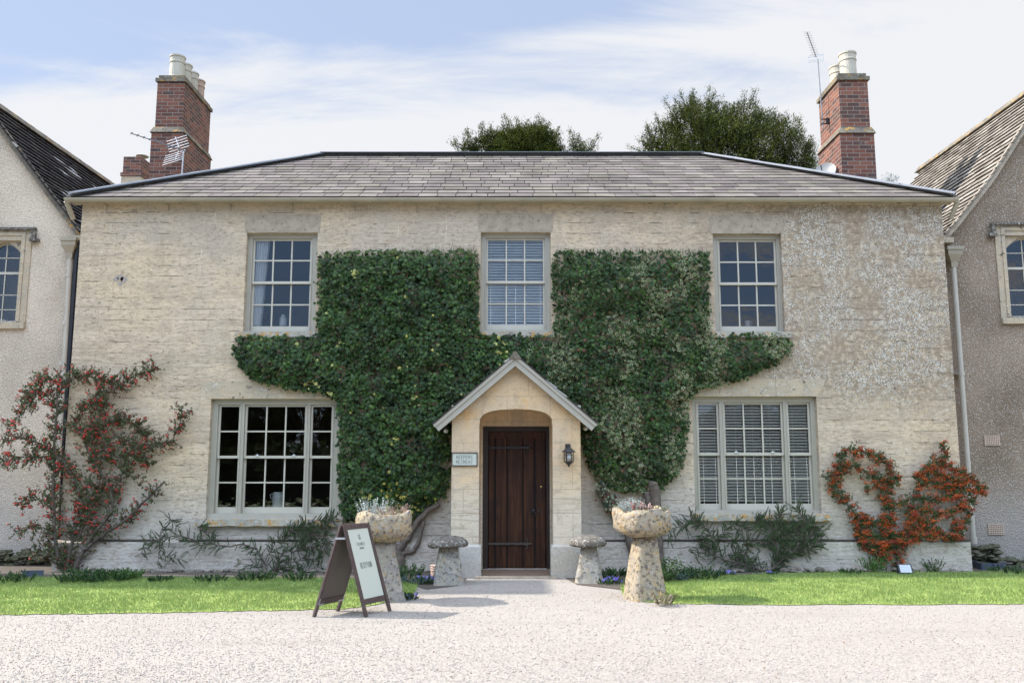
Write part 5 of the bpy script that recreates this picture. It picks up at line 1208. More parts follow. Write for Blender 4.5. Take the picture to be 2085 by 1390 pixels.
cl = [(Z6([(1350,770),(1300,620),(1220,500),(1100,460),(950,490),(820,450),(740,480),(640,410),(480,400),(370,430),(240,450),(215,560)]), .012, .004, .8), (Z6([(370,430),(380,350),(470,240),(515,310)]), .005, .003, .8), (Z6([(380,400),(370,520),(350,640),(420,680)]), .005, .003, .5), (Z6([(380,560),(430,580),(560,600)]), .004, .002, .9),
 (Z6([(700,310),(760,360),(840,370)]), .004, .002, 1.4), (Z6([(1380,720),(1430,600),(1460,540),(1580,530),(1650,450),(1750,350),(1900,250)]), .011, .004, 1.3), (Z6([(1450,440),(1560,330),(1750,260),(1950,240)]), .008, .003, 1.8), (Z6([(1400,700),(1550,620),(1650,590),(1780,600)]), .008, .003, 1.5),
 (Z6([(1400,740),(1600,720),(1800,660)]), .008, .003, 1.5), (Z6([(1330,760),(1200,640),(1050,640)]), .006, .003, .3), (Z6([(1600,520),(1700,480),(1850,520)]), .006, .003, 1.7), (Z6([(1340,560),(1400,440),(1500,400)]), .006, .003, 1.2), (Z6([(1500,330),(1650,380),(1850,400)]), .006, .003, 2.0), (Z6([(1850,330),(1870,450),(1800,600)]), .006, .003, 1.6)]
shrub('wall_conifer', 'sprawling dark feathery shrub below the left ground-floor window', 'shrub', cl, -.16, 22000, .024, DG, 620, .16, None, (552, 1178), .42, fish=True)
def Z8(pts): return [(1340 + a / 5.487, 1020 + b / 5.487) for a, b in pts]
cr2 = [(Z8([(1250,810),(900,690),(700,640),(600,590),(620,450),(550,300),(380,230),(200,300),(100,380)]), .012, .003, 1.0), (Z8([(950,480),(1100,450),(1300,470),(1400,400),(1550,330),(1750,270),(1860,340)]), .009, .003, 1.4), (Z8([(1250,760),(1450,600),(1650,450),(1750,300),(1600,180),(1540,60)]), .011, .003, 1.6),
 (Z8([(600,590),(450,520),(400,600)]), .006, .003, .9), (Z8([(620,430),(780,300),(900,260),(1000,350)]), .006, .003, 1.1), (Z8([(1000,500),(950,650),(1100,720)]), .006, .003, 1.0), (Z8([(1300,470),(1250,300),(1100,240),(1250,180)]), .006, .003, 1.2), (Z8([(1400,400),(1350,250),(1360,120)]), .006, .003, 1.4),
 (Z8([(560,300),(450,260),(350,160)]), .005, .003, 1.4), (Z8([(1500,560),(1700,520),(1790,480)]), .006, .003, 1.3), (Z8([(1650,420),(1500,300),(1450,220)]), .006, .003, 1.5), (Z8([(700,640),(850,560),(980,600)]), .006, .003, 1.0), (Z8([(1700,360),(1800,420),(1790,500)]), .005, .003, 1.3), (Z8([(750,420),(800,480),(900,470)]), .005, .003, 1.0), (Z8([(500,350),(480,420),(600,560)]), .004, .003, .9), (Z8([(1300,680),(1350,560),(1400,480)]), .006, .003, 1.5)]
shrub('wall_conifer', 'broad dark feathery shrub below the right ground-floor window', 'shrub', cr2, -.16, 30000, .026, DG, 850, .18, None, (1568, 1168), .42, fish=True)

# ------------------------------------------------------------------ staddle stones and stone planters
def rough(amp, f=7, seed=0):
    def d(p, a): n = noise.noise_vector((p.x * f + seed, p.y * f, p.z * f)); return Vector((n.x, n.y, n.z * .6)) * amp
    return d
def frustum(m, c, w0, w1, h, rot, dd, n=12, rows=10, lean=(0, 0), d0=None, d1=None):
    d0 = d0 or w0; d1 = d1 or w1; base = len(m.v)
    for j in range(rows + 1):
        u = j / rows; hw_, hd = (w0 + (w1 - w0) * u) / 2, (d0 + (d1 - d0) * u) / 2
        per = []
        for k in range(4 * n):
            s_, q = divmod(k, n); q = q / n; x, y = ((-1 + 2*q, -1), (1, -1 + 2*q), (1 - 2*q, 1), (-1, 1 - 2*q))[s_]; l = max(1, math.hypot(x, y) / 1.27); per.append((x / l * hw_, y / l * hd))
        for x, y in per:
            X, Y = x * math.cos(rot) - y * math.sin(rot), x * math.sin(rot) + y * math.cos(rot); p = Vector((c[0] + X + lean[0] * u, c[1] + Y + lean[1] * u, c[2] + h * u)); m.v.append(tuple(p + dd(p, 0)))
    N_ = 4 * n
    for j in range(rows):
        for k in range(N_): a, b = base + j*N_ + k, base + j*N_ + (k+1) % N_; m.f.append((a, b, b + N_, a + N_)); m.c.append(None); m.m.append(0)
    m.f.append(tuple(base + rows*N_ + k for k in range(N_))); m.c.append(None); m.m.append(0)
def staddle(base_px, py_base, cap_py, top_py, w0, w1, cap_r, label, rot, tilt=0):
    g0 = G(base_px, py_base); c = Vector((g0.x, g0.y + w0 * .45, 0)); t = thing('staddle_stone', label, 'staddle stone', c, 'mushroom staddle stones by the door')
    hz = P(base_px, cap_py, c.y).z; zt = P(base_px, top_py, c.y).z; m = MB(); frustum(m, (c.x, c.y, -.02), w0, w1, hz + .03, rot, rough(.012, 6, base_px)); m.build('stalk', M['stalk'], t, smooth=True)
    m = MB(); h = zt - hz; m.lathe([(0, -.01), (cap_r * .6, -.008), (cap_r * .96, .0), (cap_r, .03), (cap_r * .93, h * .5), (cap_r * .7, h * .8), (cap_r * .35, h * .97), (0, h)], (c.x - .01, c.y, hz + .01), 32, None, 0, rough(.022, 9, base_px)); 
    if tilt: m.v = [(x, y, z + (x - c.x) * tilt) for x, y, z in m.v]
    m.build('cap', M['cap'], t, smooth=True)
staddle(911, 1192, 1113, 1092, .42, .24, .275, 'mushroom-shaped staddle stone left of the door', .12, .04)
staddle(1202, 1188, 1112, 1090, .39, .20, .255, 'mushroom-shaped staddle stone right of the door', -.1)
def tuft(m, c, r, h, n, cols, wd=.004, lean=.5):
    for i in range(n):
        a = rnd.uniform(0, math.tau); rr = r * math.sqrt(rnd.random()); b = Vector((c[0] + rr * math.cos(a), c[1] + rr * math.sin(a), c[2])); d_ = Vector((math.cos(a) * lean * rr / r + rnd.gauss(0, .15), math.sin(a) * lean * rr / r + rnd.gauss(0, .15), 1)).normalized(); L = h * rnd.uniform(.5, 1.1); col = rnd.choice(cols)
        for k in range(7):
            p = b + d_ * L * (.25 + .75 * k / 6); leaf(m, p, wd * rnd.uniform(3, 5), rv(), d_ + rv(.5), col, False, .8)
def planter(stem_top_px, bowl_c_px, py_base, px_base, bowl, stem, label, plants, rot, seed):
    g0 = G(px_base, py_base); y = g0.y + stem[0] * .42; t = thing('stone_planter', label, 'planter', (g0.x, y, 0)); zj = P(px_base, bowl[1], y).z; sc_ = lambda a, b: (P(b, bowl[0], y).x - P(a, bowl[0], y).x)
    xt = P(stem_top_px, bowl[1], y).x; m = MB(); frustum(m, (g0.x, y, -.03), stem[0], stem[1], zj + .04, rot, rough(.016, 5, seed), lean=(xt - g0.x, 0)); m.build('stalk', M['stalk'] if seed < 5 else M['trough'], t, smooth=True)
    xc = P(bowl_c_px, bowl[1], y).x; R_ = sc_(bowl[2], bowl[3]) / 2; zt = P(bowl_c_px, bowl[0], y).z; h = zt - zj
    def dd(p, a):
        v = rough(.02, 6, seed)(p, a); rim = max(0, (p.z - zj) / h - .6); v.z += rim * .055 * math.sin(a * 3 + seed) + rim * .03 * math.sin(a * 7); return v
    m = MB(); pr = [(0, .0), (R_ * .52, .005), (R_ * .78, h * .12), (R_ * .98, h * .33), (R_ * .96, h * .55), (R_ * .97, h * .8), (R_ * .93, h), (R_ * .80, h * .99), (R_ * .76, h * .84), (0, h * .84)]
    m.lathe(pr, (xc, y, zj + .0), 40, None, 0, dd, .35, rot + .2); m.build('trough', M['trough'], t, smooth=True)
    return t, Vector((xc, y, zj + h * .86)), R_
def pot_plant(label, c, r, h, n, cols, wd=.004, lean=.5, name='trough_plant', extra=None):
    t = thing(name, label, 'plant', c); m = MB(); tuft(m, c, r, h, n, cols, wd, lean); m.build('foliage', M['leaf2'], t, fix=False); s = MB()
    for i in range(8): a = rnd.uniform(0, math.tau); s.tube([c, (c[0] + r * .7 * math.cos(a), c[1] + r * .7 * math.sin(a), c[2] + h * .6)], .003, 4, cap=False)
    s.build('stems', M['bark'], t, fix=False)
SILV = [(.36, .40, .38), (.46, .48, .45), (.30, .34, .31)]
tpl, cL, rL = planter(779, 781, 1226, 792, (1042, 1101, 724, 839), (.35, .25), 'rough lichen-covered stone trough planter behind the A-board', None, .15, 3)
pot_plant('silver-leaved tuft in the left stone planter', cL + Vector((-.12, -.02, -.0)), .15, .20, 110, SILV, .006)
pot_plant('pinkish heather tuft in the left stone planter', cL + Vector((.12, -.03, -.0)), .14, .15, 90, [(.42, .30, .24), (.34, .26, .20), (.22, .22, .12), (.40, .24, .22)], .005, .9)
tpr, cR, rR = planter(1312, 1308, 1224, 1318, (1036, 1092, 1254, 1362), (.44, .225), 'tall stone trough planter right of the path, lichen-spotted', None, .26, 7)
pot_plant('silver-grey tuft in the right stone planter', cR + Vector((-.13, .02, 0)), .10, .17, 80, SILV, .006)
pot_plant('red-tipped succulent in the right stone planter', cR + Vector((.0, -.03, 0)), .09, .12, 60, [(.38, .12, .07), (.42, .22, .16), (.40, .30, .28)], .008)
pot_plant('lime green sedum in the right stone planter', cR + Vector((.03, -.13, -.02)), .09, .07, 50, [(.28, .34, .06), (.20, .28, .05)], .009, .7)
pot_plant('spiky dark green tuft in the right stone planter', cR + Vector((.16, -.05, -.01)), .08, .10, 60, [(.07, .09, .04), (.13, .14, .08)], .006, .9)

# ------------------------------------------------------------------ sandwich board
nf, ff, nb, fb = G(743, 1256), G(796, 1243), G(637, 1256), G(690, 1243)
NT_ = (nf + nb) / 2; FT = (ff + fb) / 2; zt = P(690, 1069, NT_.y).z; NT_.z = FT.z = zt
board = thing('sandwich_board', 'brown A-frame RECEPTION board on the gravel by the lawn', 'sign', ((nf + nb) / 2 + (FT - NT_) * .5) * 1.0); board.location.z = 0
Wd = (FT - NT_).normalized()
def panel(topn, topf, fn, ffar, front):
    dn, df = (fn - topn), (ffar - topf); nrm = Wd.cross(dn).normalized(); nrm = nrm if nrm.z > 0 else -nrm; f = MB(); th = .022; wd = .042
    o = Wd * wd / 2
    f.bar(topn + o, fn + o, wd, th, nrm); f.bar(topf - o, ffar - o, wd, th, nrm)
    L = dn.length; d_ = dn.normalized()
    f.bar(topn + Wd * wd + d_ * .026, topf - Wd * wd + d_ * .026, .05, th, nrm); f.bar(topn + Wd * wd + d_ * L * .845, topf - Wd * wd + d_ * L * .845, .06, th, nrm)
    f.build('front_frame' if front else 'back_frame', M['frame_brown'], board)
    a, b = .052, L * .845 - .031; m = MB(); p = [topn + Wd * wd + d_ * a, topf - Wd * wd + d_ * a, topf - Wd * wd + d_ * b, topn + Wd * wd + d_ * b]; q = nrm * .004
    m.hexa([x - q for x in p], [x + q for x in p]); m.build('front_panel' if front else 'back_panel', M['sage'] if front else M['panel_back'], board)
    return nrm, d_, L
e = Vector((.016, 0, 0))
nrm, d_, L = panel(NT_ + e, FT + e, nf, ff, True); nb_, db_, Lb = panel(NT_ - e, FT - e, nb, fb, False)
cen = (NT_ + FT) / 2 + e + nrm * .0055
m = MB(); text(m, 'RECEPTION', cen + d_ * .475, Wd, -d_, nrm, .060, .44, .28, .09, False); m.build('lettering', M['ink_soft'], board)
m = MB(); text(m, 'CASWELL', cen + d_ * .232, Wd, -d_, nrm, .032, .75, .3, .12, True); text(m, 'HOUSE', cen + d_ * .272, Wd, -d_, nrm, .022, .8, .3, .12, True); text(m, 'UG', cen + d_ * .165, Wd, -d_, nrm, .05, .5, .05, .10, False); m.build('crest_lettering', M['ink_soft'], board)
m = MB()
for sgn, tp, dd_ in ((1, NT_, d_), ): 
    a = NT_ + e + d_ * .14 - Wd * .012; b = NT_ - e + db_ * .14 - Wd * .012; m.bar(a, b, .012, .02, (0, 0, 1))
    a = FT + e + d_ * .14; b = FT - e + db_ * .14; m.bar(a, b, .012, .02, (0, 0, 1))
m.build('hinge_stay', M['alu'], board)
m = MB()
for tp, sg in ((NT_ - e, 1), (FT - e, -1)):
    q = tp + db_ * Lb * .80; m.bar(q + Wd * sg * .02 + nb_ * -.013, q + db_ * .07 + Wd * sg * .02 + nb_ * -.013, .018, .004, nb_); m.bar(q + db_ * .066 + Wd * sg * .02 + nb_ * -.013, q + db_ * .066 + Wd * sg * .10 + nb_ * -.013, .018, .004, nb_)
m.build('corner_bracket', M['alu'], board)

# ------------------------------------------------------------------ aerials and dish
def aerial_left():
    y = 3.55; b, tp = P(369, 366, y), P(374, 306, y); t = thing('television_aerial', 'grid-backed television aerial in front of the left chimney', 'aerial', (b.x, y, b.z - .25))
    m = MB(); m.tube([(b.x, y, b.z - .25), (tp.x, y, tp.z)], .014, 8); m.build('mast', M['alu'], t)
    tip = P(268, 272, y - 1.0); root = P(378, 308, y - .02); m = MB(); m.tube([root, tip], .011, 6); d_ = (tip - root); 
    for k in range(9):
        p = root + d_ * (.12 + k * .11); m.bar(p - Vector((.0, .05, .0)), p + Vector((.0, .05, .02)), .008, .008); m.bar(p + Vector((-.02, 0, -.02)), p + Vector((.02, 0, .03)), .01, .01)
    m.build('boom', M['mast'], t); m = MB(); ax_ = Vector((.42, .0, .14)).normalized()
    for j in range(5):
        for (sx, dz, px, py) in ((0, 0, 360, 282 + j * 5.4), (0, 0, 357, 312 + j * 4.6)):
            c = P(px + (j * 1.2 if py < 308 else -j * 1.5) , py, y - .05 - (.02 * j)); m.tube([c - ax_ * .21, c + ax_ * .21], .0065, 5)
    m.tube([P(357, 279, y - .05), P(364, 300, y - .05)], .01, 5); m.tube([P(364, 307, y - .05), P(356, 326, y - .05)], .01, 5)
    m.build('reflector', M['alu_white'], t)
aerial_left()
def aerial_right():
    y = 2.9; b, tp = P(1676, 262, y), P(1665, 120, y); t = thing('television_aerial', 'tall thin television aerial strapped to the right chimney', 'aerial', (b.x, y, b.z))
    m = MB(); m.tube([b, tp], .011, 8); m.build('mast', M['mast'], t); m = MB()
    for py in (243, 252): a = P(1674, py, y); m.bar(a + Vector((-.02, 0, 0)), (ir[0] + .0, y, a.z), .02, .02)
    a = P(1677, 247, y); m.box(a.x + .05, ir[0] + .0, y - .02, y + .02, a.z - .06, a.z + .06); m.build('bracket', M['iron'], t)
    root, tip = P(1662, 117, y), P(1643, 66, y - .5); m = MB(); m.tube([root, tip], .009, 6); d_ = tip - root
    for k in range(14): p = root + d_ * (.10 + k * .068); m.tube([p - Vector((.07, 0, -.01)), p + Vector((.07, 0, .01))], .0028, 4)
    m.build('boom', M['mast'], t); m = MB(); c = P(1662, 119, y - .02)
    for dz in (-.07, -.035, .035, .07): m.tube([c + Vector((-.15, 0, dz - .02)), c + Vector((.15, 0, dz + .02))], .004, 4)
    for dx in (-.15, -.03, .03, .15): m.tube([c + Vector((dx, 0, -.07 + dx * .13)), c + Vector((dx, 0, .07 + dx * .13))], .004, 4)
    m.build('reflector', M['alu'], t)
aerial_right()
y = 2.6; c = P(1681, 353, y); t = thing('satellite_dish', 'grey satellite dish beside the right chimney', 'dish', c)
m = MB(); n = 24; rr = 0.21
for i in range(5):
    for k in range(n): 
        q0, q1 = [(j / 5 * rr, .055 * (j / 5) ** 2) for j in (i, i + 1)]; a0, a1 = k * math.tau / n, (k + 1) * math.tau / n
        mk = lambda q, a: (q[0] * math.cos(a), q[0] * math.sin(a), q[1]); m.face([mk(q0, a0), mk(q0, a1), mk(q1, a1), mk(q1, a0)] if i else [mk(q0, a0), mk(q1, a1), mk(q1, a0)])
        m.face([tuple(Vector(v_) - Vector((0, 0, .004))) for v_ in (mk(q0, a0), mk(q0, a1), mk(q1, a1), mk(q1, a0))] if i else [tuple(Vector(v_) - Vector((0, 0, .004))) for v_ in (mk(q0, a0), mk(q1, a1), mk(q1, a0))])
rot = Vector((-.55, -.75, .42)).to_track_quat('Z', 'Y').to_matrix(); m.v = [tuple(c + rot @ Vector(v_)) for v_ in m.v]; m.build('reflector', M['dish'], t, fix=False)
m = MB(); m.tube([c, c + Vector((.22, .1, -.06)), (ir[0] + .0, y + .1, c.z - .05)], .016, 6); m.tube([c + rot @ Vector((0, -rr, .02)), c + rot @ Vector((0, -.05, .3))], .009, 5); m.build('arm', M['iron'], t)

# ------------------------------------------------------------------ yews behind the roof, and the trees across the drive
def yew(label, spires, y, depth, n, seed, name='yew_tree', base_x=None, cols=None, size=.21, group='evergreens behind the house', leafs=5):
    """spires: (px, py_top, half width px at the bottom, py_bottom) — each a pointed mass of sprays"""
    r_ = random.Random(seed); cols = cols or [(.06, .08, .022), (.08, .10, .025), (.04, .06, .018), (.11, .12, .03), (.028, .042, .016)]
    xb = base_x if base_x is not None else sum(P(s[0], s[3], y).x for s in spires) / len(spires); t = thing(name, label, 'tree', (xb, y, 0), group); m = MB(); tb = MB()
    A = []; 
    for (px, pt, hw_, pb) in spires:
        T, B = P(px, pt, y), P(px, pb, y); w_ = P(px + hw_, pb, y).x - P(px, pb, y).x; A.append((T, B, w_, max(.05, (T.z - B.z) * w_)))
    tot = sum(a[3] for a in A)
    for (T, B, w_, ar) in A:
        yo = r_.uniform(-depth, depth) * .5; k = int(n * ar / tot); H = T.z - B.z
        tb.tube([(xb + (T.x - xb) * .2, y + yo * .2, B.z * .35), (T.x * .6 + B.x * .4, y + yo, B.z), (T.x, y + yo, T.z - H * .04)], [.10, .03, .008], 6)
        for i in range(k):
            u = r_.random() ** .75; hz = T.z - H * u; prof_ = w_ * (.10 + .95 * u ** .75) * (1 + .3 * noise.noise((u * 5, T.x * 3, seed))); a = r_.uniform(0, math.tau); q = math.sqrt(r_.random()) if r_.random() < .35 else r_.uniform(.75, 1.06)
            p = Vector((T.x + (B.x - T.x) * u + prof_ * q * math.cos(a), y + yo + prof_ * q * math.sin(a) * min(1, depth / max(w_, .1) + .3), hz)); 
            if noise.noise((p.x * 1.1, p.y * 1.1, p.z * 1.1 + seed)) > .38 and r_.random() < .8: continue
            d_ = Vector((math.cos(a) * .7, math.sin(a) * .7, .55 + r_.gauss(0, .3))).normalized(); cl_ = noise.noise((p.x * .9, p.y, p.z * .9)); c0 = r_.choice(cols); g_ = 1 + .5 * cl_
            for j in range(leafs):
                pp = p + d_ * size * (j / leafs) * 1.4 + Vector((r_.gauss(0, .3), r_.gauss(0, .3), r_.gauss(0, .3))) * size; L = size * r_.uniform(.35, .6); dd = (d_ + Vector((r_.gauss(0, .5), r_.gauss(0, .5), r_.gauss(0, .5)))).normalized(); s_ = dd.orthogonal().normalized() * L * .2
                m.face([pp - s_, pp + dd * L, pp + s_], tuple(x * g_ for x in c0))
    # trunk down to the ground
    tb.tube([(xb, y, -.1), (xb + .1, y, 1.5), (xb, y, A[0][1].z * .5), (xb, y, A[0][1].z)], [.5, .4, .32, .2], 10)
    m.build('crown', M['yew'], t, fix=False); tb.build('trunk', M['bark'], t)
def lobes(label, lb, tips, y, n, seed, base_px, size=.17):
    """lb: (px, py, radius px, depth offset) rounded masses; tips: (px0, py0, px1, py1) sprays standing out of the outline"""
    r_ = random.Random(seed); cols = [(.062, .080, .014), (.085, .10, .016), (.042, .060, .012), (.115, .12, .02), (.028, .042, .011)]
    xb = P(base_px, 400, y).x; t = thing('yew_tree', label, 'tree', (xb, y, 0), 'evergreens behind the house'); m = MB(); tb = MB()
    sc_ = P(1142.5, 300, y).x / 100.0; B = [(P(px, py, y) + Vector((0, dy, 0)), r * sc_) for px, py, r, dy in lb]; tot = sum(r ** 2 for _, r in B)
    def spray(p, d_, L, g_):
        c0 = r_.choice(cols)
        for j in range(5):
            pp = p + d_ * L * (j / 5) * 1.3 + Vector((r_.gauss(0, .3), r_.gauss(0, .3), r_.gauss(0, .3))) * L * .8; l2 = L * r_.uniform(.35, .65); dd = (d_ + Vector((r_.gauss(0, .5), r_.gauss(0, .5), r_.gauss(0, .5)))).normalized(); s_ = dd.orthogonal().normalized() * l2 * .22
            m.face([pp - s_, pp + dd * l2, pp + s_], tuple(x * g_ for x in c0))
    for c, r in B:
        tb.tube([(xb + (c.x - xb) * .15, y, c.z * .35), (c.x * .8 + xb * .2, c.y, c.z - r * .6), tuple(c)], [.16, .08, .03], 6)
        for i in range(int(n * r * r / tot)):
            d_ = Vector((r_.gauss(0, 1), r_.gauss(0, 1), r_.gauss(0, 1))).normalized(); k = (r_.random() ** .4) if r_.random() < .3 else r_.uniform(.86, 1.06)
            bumpy = .96 + .42 * noise.noise(d_ * 2.3 + Vector((c.x, seed, 0))) + .16 * noise.noise(d_ * 6 + Vector((seed, c.x, 0)))
            p = c + d_ * r * k * bumpy; 
            if noise.noise(p * 1.2) > .27: continue
            spray(p, (d_ + Vector((0, 0, .5))).normalized(), size, 1 + .55 * noise.noise(p * .9))
    ends = [(P(x0, y0, y), P(x1, y1, y)) for x0, y0, x1, y1 in tips]
    for c, r in B:
        for k in range(7):
            d_ = Vector((r_.gauss(0, 1), r_.gauss(0, .8) - .3, abs(r_.gauss(.6, .6)))).normalized(); ends.append((c + d_ * r * .8, c + d_ * (r * 1.0 + r_.uniform(.12, .5)) + Vector((0, 0, .15))))
    for a, b in ends:
        L = (b - a).length; tb.tube([a, b], [.02, .006], 4); k = int(L / .018)
        for i in range(k):
            u = i / k; w_ = .19 * (1 - u) ** .6 + .02; p = a.lerp(b, u) + Vector((r_.gauss(0, w_ * .6), r_.gauss(0, w_ * .6), r_.gauss(0, .04))); spray(p, ((b - a).normalized() + Vector((r_.gauss(0, .5), r_.gauss(0, .5), 0))).normalized(), size * .75, 1)
    tb.tube([(xb, y, -.1), (xb + .1, y, 1.5), (xb, y, B[0][0].z * .6)], [.5, .4, .2], 10)
    m.build('crown', M['yew'], t, fix=False); tb.build('trunk', M['bark'], t)
lobes('large dark yew rising behind the right of the roof', [(1420,262,44,0),(1400,300,62,-.5),(1470,268,46,.5),(1505,262,38,-.4),(1540,280,46,.3),(1575,292,44,-.3),(1360,300,44,.2),(1335,318,26,0),(1455,320,80,0),(1530,330,80,.4),(1605,312,40,0),(1622,335,38,.3),(1640,350,20,0),(1420,232,24,.2),(1500,380,120,0),(1400,400,90,0),(1600,400,60,0)],
      [(1400,232,1386,188),(1440,230,1446,178),(1452,225,1440,200),(1410,225,1412,198),(1475,232,1472,212),(1500,235,1504,210),(1538,245,1543,222),(1575,258,1570,238),(1348,285,1340,245),(1328,300,1318,258),(1316,320,1311,278),(1365,265,1358,235),(1600,285,1612,262),(1632,308,1648,282),(1642,335,1652,300),(1520,240,1526,224),(1490,240,1486,218),(1590,270,1592,248),(1380,250,1372,222)], 15.0, 26000, 5, 1490)
lobes('cluster of yew tips showing above the middle of the ridge', [(1045,292,30,0),(1078,288,32,.4),(1105,296,26,0),(1020,300,22,.3),(985,303,18,0),(1062,330,60,0),(1130,312,14,.2),(955,312,12,0),(1180,318,12,0)],
      [(935,312,925,284),(948,310,942,290),(980,292,1003,270),(1040,268,1038,256),(1058,264,1056,252),(1088,264,1092,252),(1112,275,1120,264),(1030,275,1020,262),(1130,305,1124,272),(1150,312,1136,276),(1176,312,1162,264),(1182,308,1176,276),(1200,312,1220,276),(1192,314,1206,286),(1168,308,1172,284)], 17.0, 9000, 9, 1070)
yew('small conifer just right of the right chimney foot', [(1690, 352, 16, 420), (1664, 345, 10, 420)], 14.0, 1.0, 500, 12)
yew('thin silvery conifer tip above the right hip', [(1808, 362, 5, 420)], 16.0, .5, 200, 13, cols=[(.20, .23, .22), (.26, .29, .28)])
# trees across the drive, behind the viewer: seen only mirrored in the panes
def far_tree(label, x, y, h, w_, seed, n=2600, name='tree'):
    r_ = random.Random(seed); t = thing(name, label, 'tree', (x, y, 0), 'trees across the drive'); m = MB(); tb = MB(); tb.tube([(x, y, -.1), (x, y, h * .5), (x + .2, y, h * .95)], [.4, .25, .05], 8)
    for k in range(14): a = r_.uniform(0, math.tau); z = h * (.25 + .05 * k); tb.tube([(x, y, z), (x + math.cos(a) * w_ * .7, y + math.sin(a) * w_ * .7, z + h * .12)], [.1, .02], 5)
    for i in range(n):
        u = r_.random(); a = r_.uniform(0, math.tau); rr = w_ * (math.sin(math.pi * min(1, .12 + u * .88)) ** .6) * (.55 + .45 * math.sqrt(r_.random())) * (1 + .35 * noise.noise((a * 1.2, u * 4, seed))); p = Vector((x + rr * math.cos(a), y + rr * math.sin(a), h * (.18 + .82 * u)))
        if noise.noise(p * .45) > .22: continue
        c0 = r_.choice([(.03, .05, .015), (.045, .065, .02), (.02, .035, .012)])
        for j in range(3):
            q = p + Vector((r_.gauss(0, .35), r_.gauss(0, .35), r_.gauss(0, .2))); s1 = Vector((r_.gauss(0, 1), r_.gauss(0, 1), r_.gauss(0, .4))).normalized() * .32; s2 = s1.orthogonal().normalized() * .2; m.face([q - s1, q + s2, q + s1, q - s2], c0)
    m.build('crown', M['yew'], t, fix=False); tb.build('trunk', M['bark'], t)
for i, (x, y, h, w_, lb) in enumerate([(-19, -44, 10.5, 5.5, 'broad tree across the drive mirrored in the left window'), (-8.5, -47, 8.5, 5.0, 'rounded tree across the drive mirrored in the left window'), (-30, -46, 9, 5.5, 'outer left tree across the drive behind the camera'),
        (14, -40, 5.0, 2.6, 'small tree across the drive mirrored in the right window'), (22, -46, 7.5, 3.2, 'tall narrow tree across the drive mirrored in the right window'), (3, -50, 4.2, 3.5, 'low bushy tree across the drive mirrored between windows'), (32, -48, 4.5, 4.5, 'low outer right tree across the drive')]):
    far_tree(lb, x, y, h, w_, 30 + i)
hd = MB(); r_ = random.Random(3)
for i in range(9000):
    p = Vector((r_.uniform(-45, 45), -22 + r_.gauss(0, .5), r_.uniform(0, 2.3))); s1 = Vector((r_.gauss(0, 1), r_.gauss(0, 1), r_.gauss(0, .6))).normalized() * .3; s2 = s1.orthogonal().normalized() * .22; hd.face([p - s1, p + s2, p + s1, p - s2], r_.choice([(.03, .05, .015), (.045, .06, .02)]))
hb = MB(); hb.box(-45, 45, -22.4, -21.7, 0, 2.0, (.015, .022, .01))
h_ = thing('hedge', 'long clipped hedge across the drive behind the camera', 'hedge', (0, -22, 0)); hd.build('foliage', M['yew'], h_, fix=False); hb.build('core', M['yew'], h_)

# ------------------------------------------------------------------ the flower bed along the wall
def clump(label, px, py, r, h, n, cols, wd=.009, lean=.9, flowers=None, y=None, name='bedding_plant', cat='plant'):
    c = G(px, py, .01); t = thing(name, label, cat, (c.x, c.y, .01), 'small plants in the bed below the wall'); m = MB(); tuft(m, c, r, h, n, cols, wd, lean); m.build('foliage', M['leaf2'], t, fix=False)
    if flowers:
        f = MB()
        for i in range(flowers[0]):
            a = rnd.uniform(0, math.tau); rr = r * math.sqrt(rnd.random()); p = (c.x + rr * math.cos(a), c.y + rr * math.sin(a) * .7, h * rnd.uniform(.5, 1.15)); q = rnd.choice(flowers[1])
            for k in range(4): leaf(f, Vector(p) + rv(.006), .022, (rnd.gauss(0, .4), -1, .5), rv(), q, False, 1.6)
        f.build('flowers', M['petal'], t, fix=False)
BG = [(.035, .075, .022), (.05, .10, .03), (.028, .06, .03), (.07, .12, .035)]; VIO = [(.10, .07, .34), (.14, .10, .42), (.08, .06, .28)]
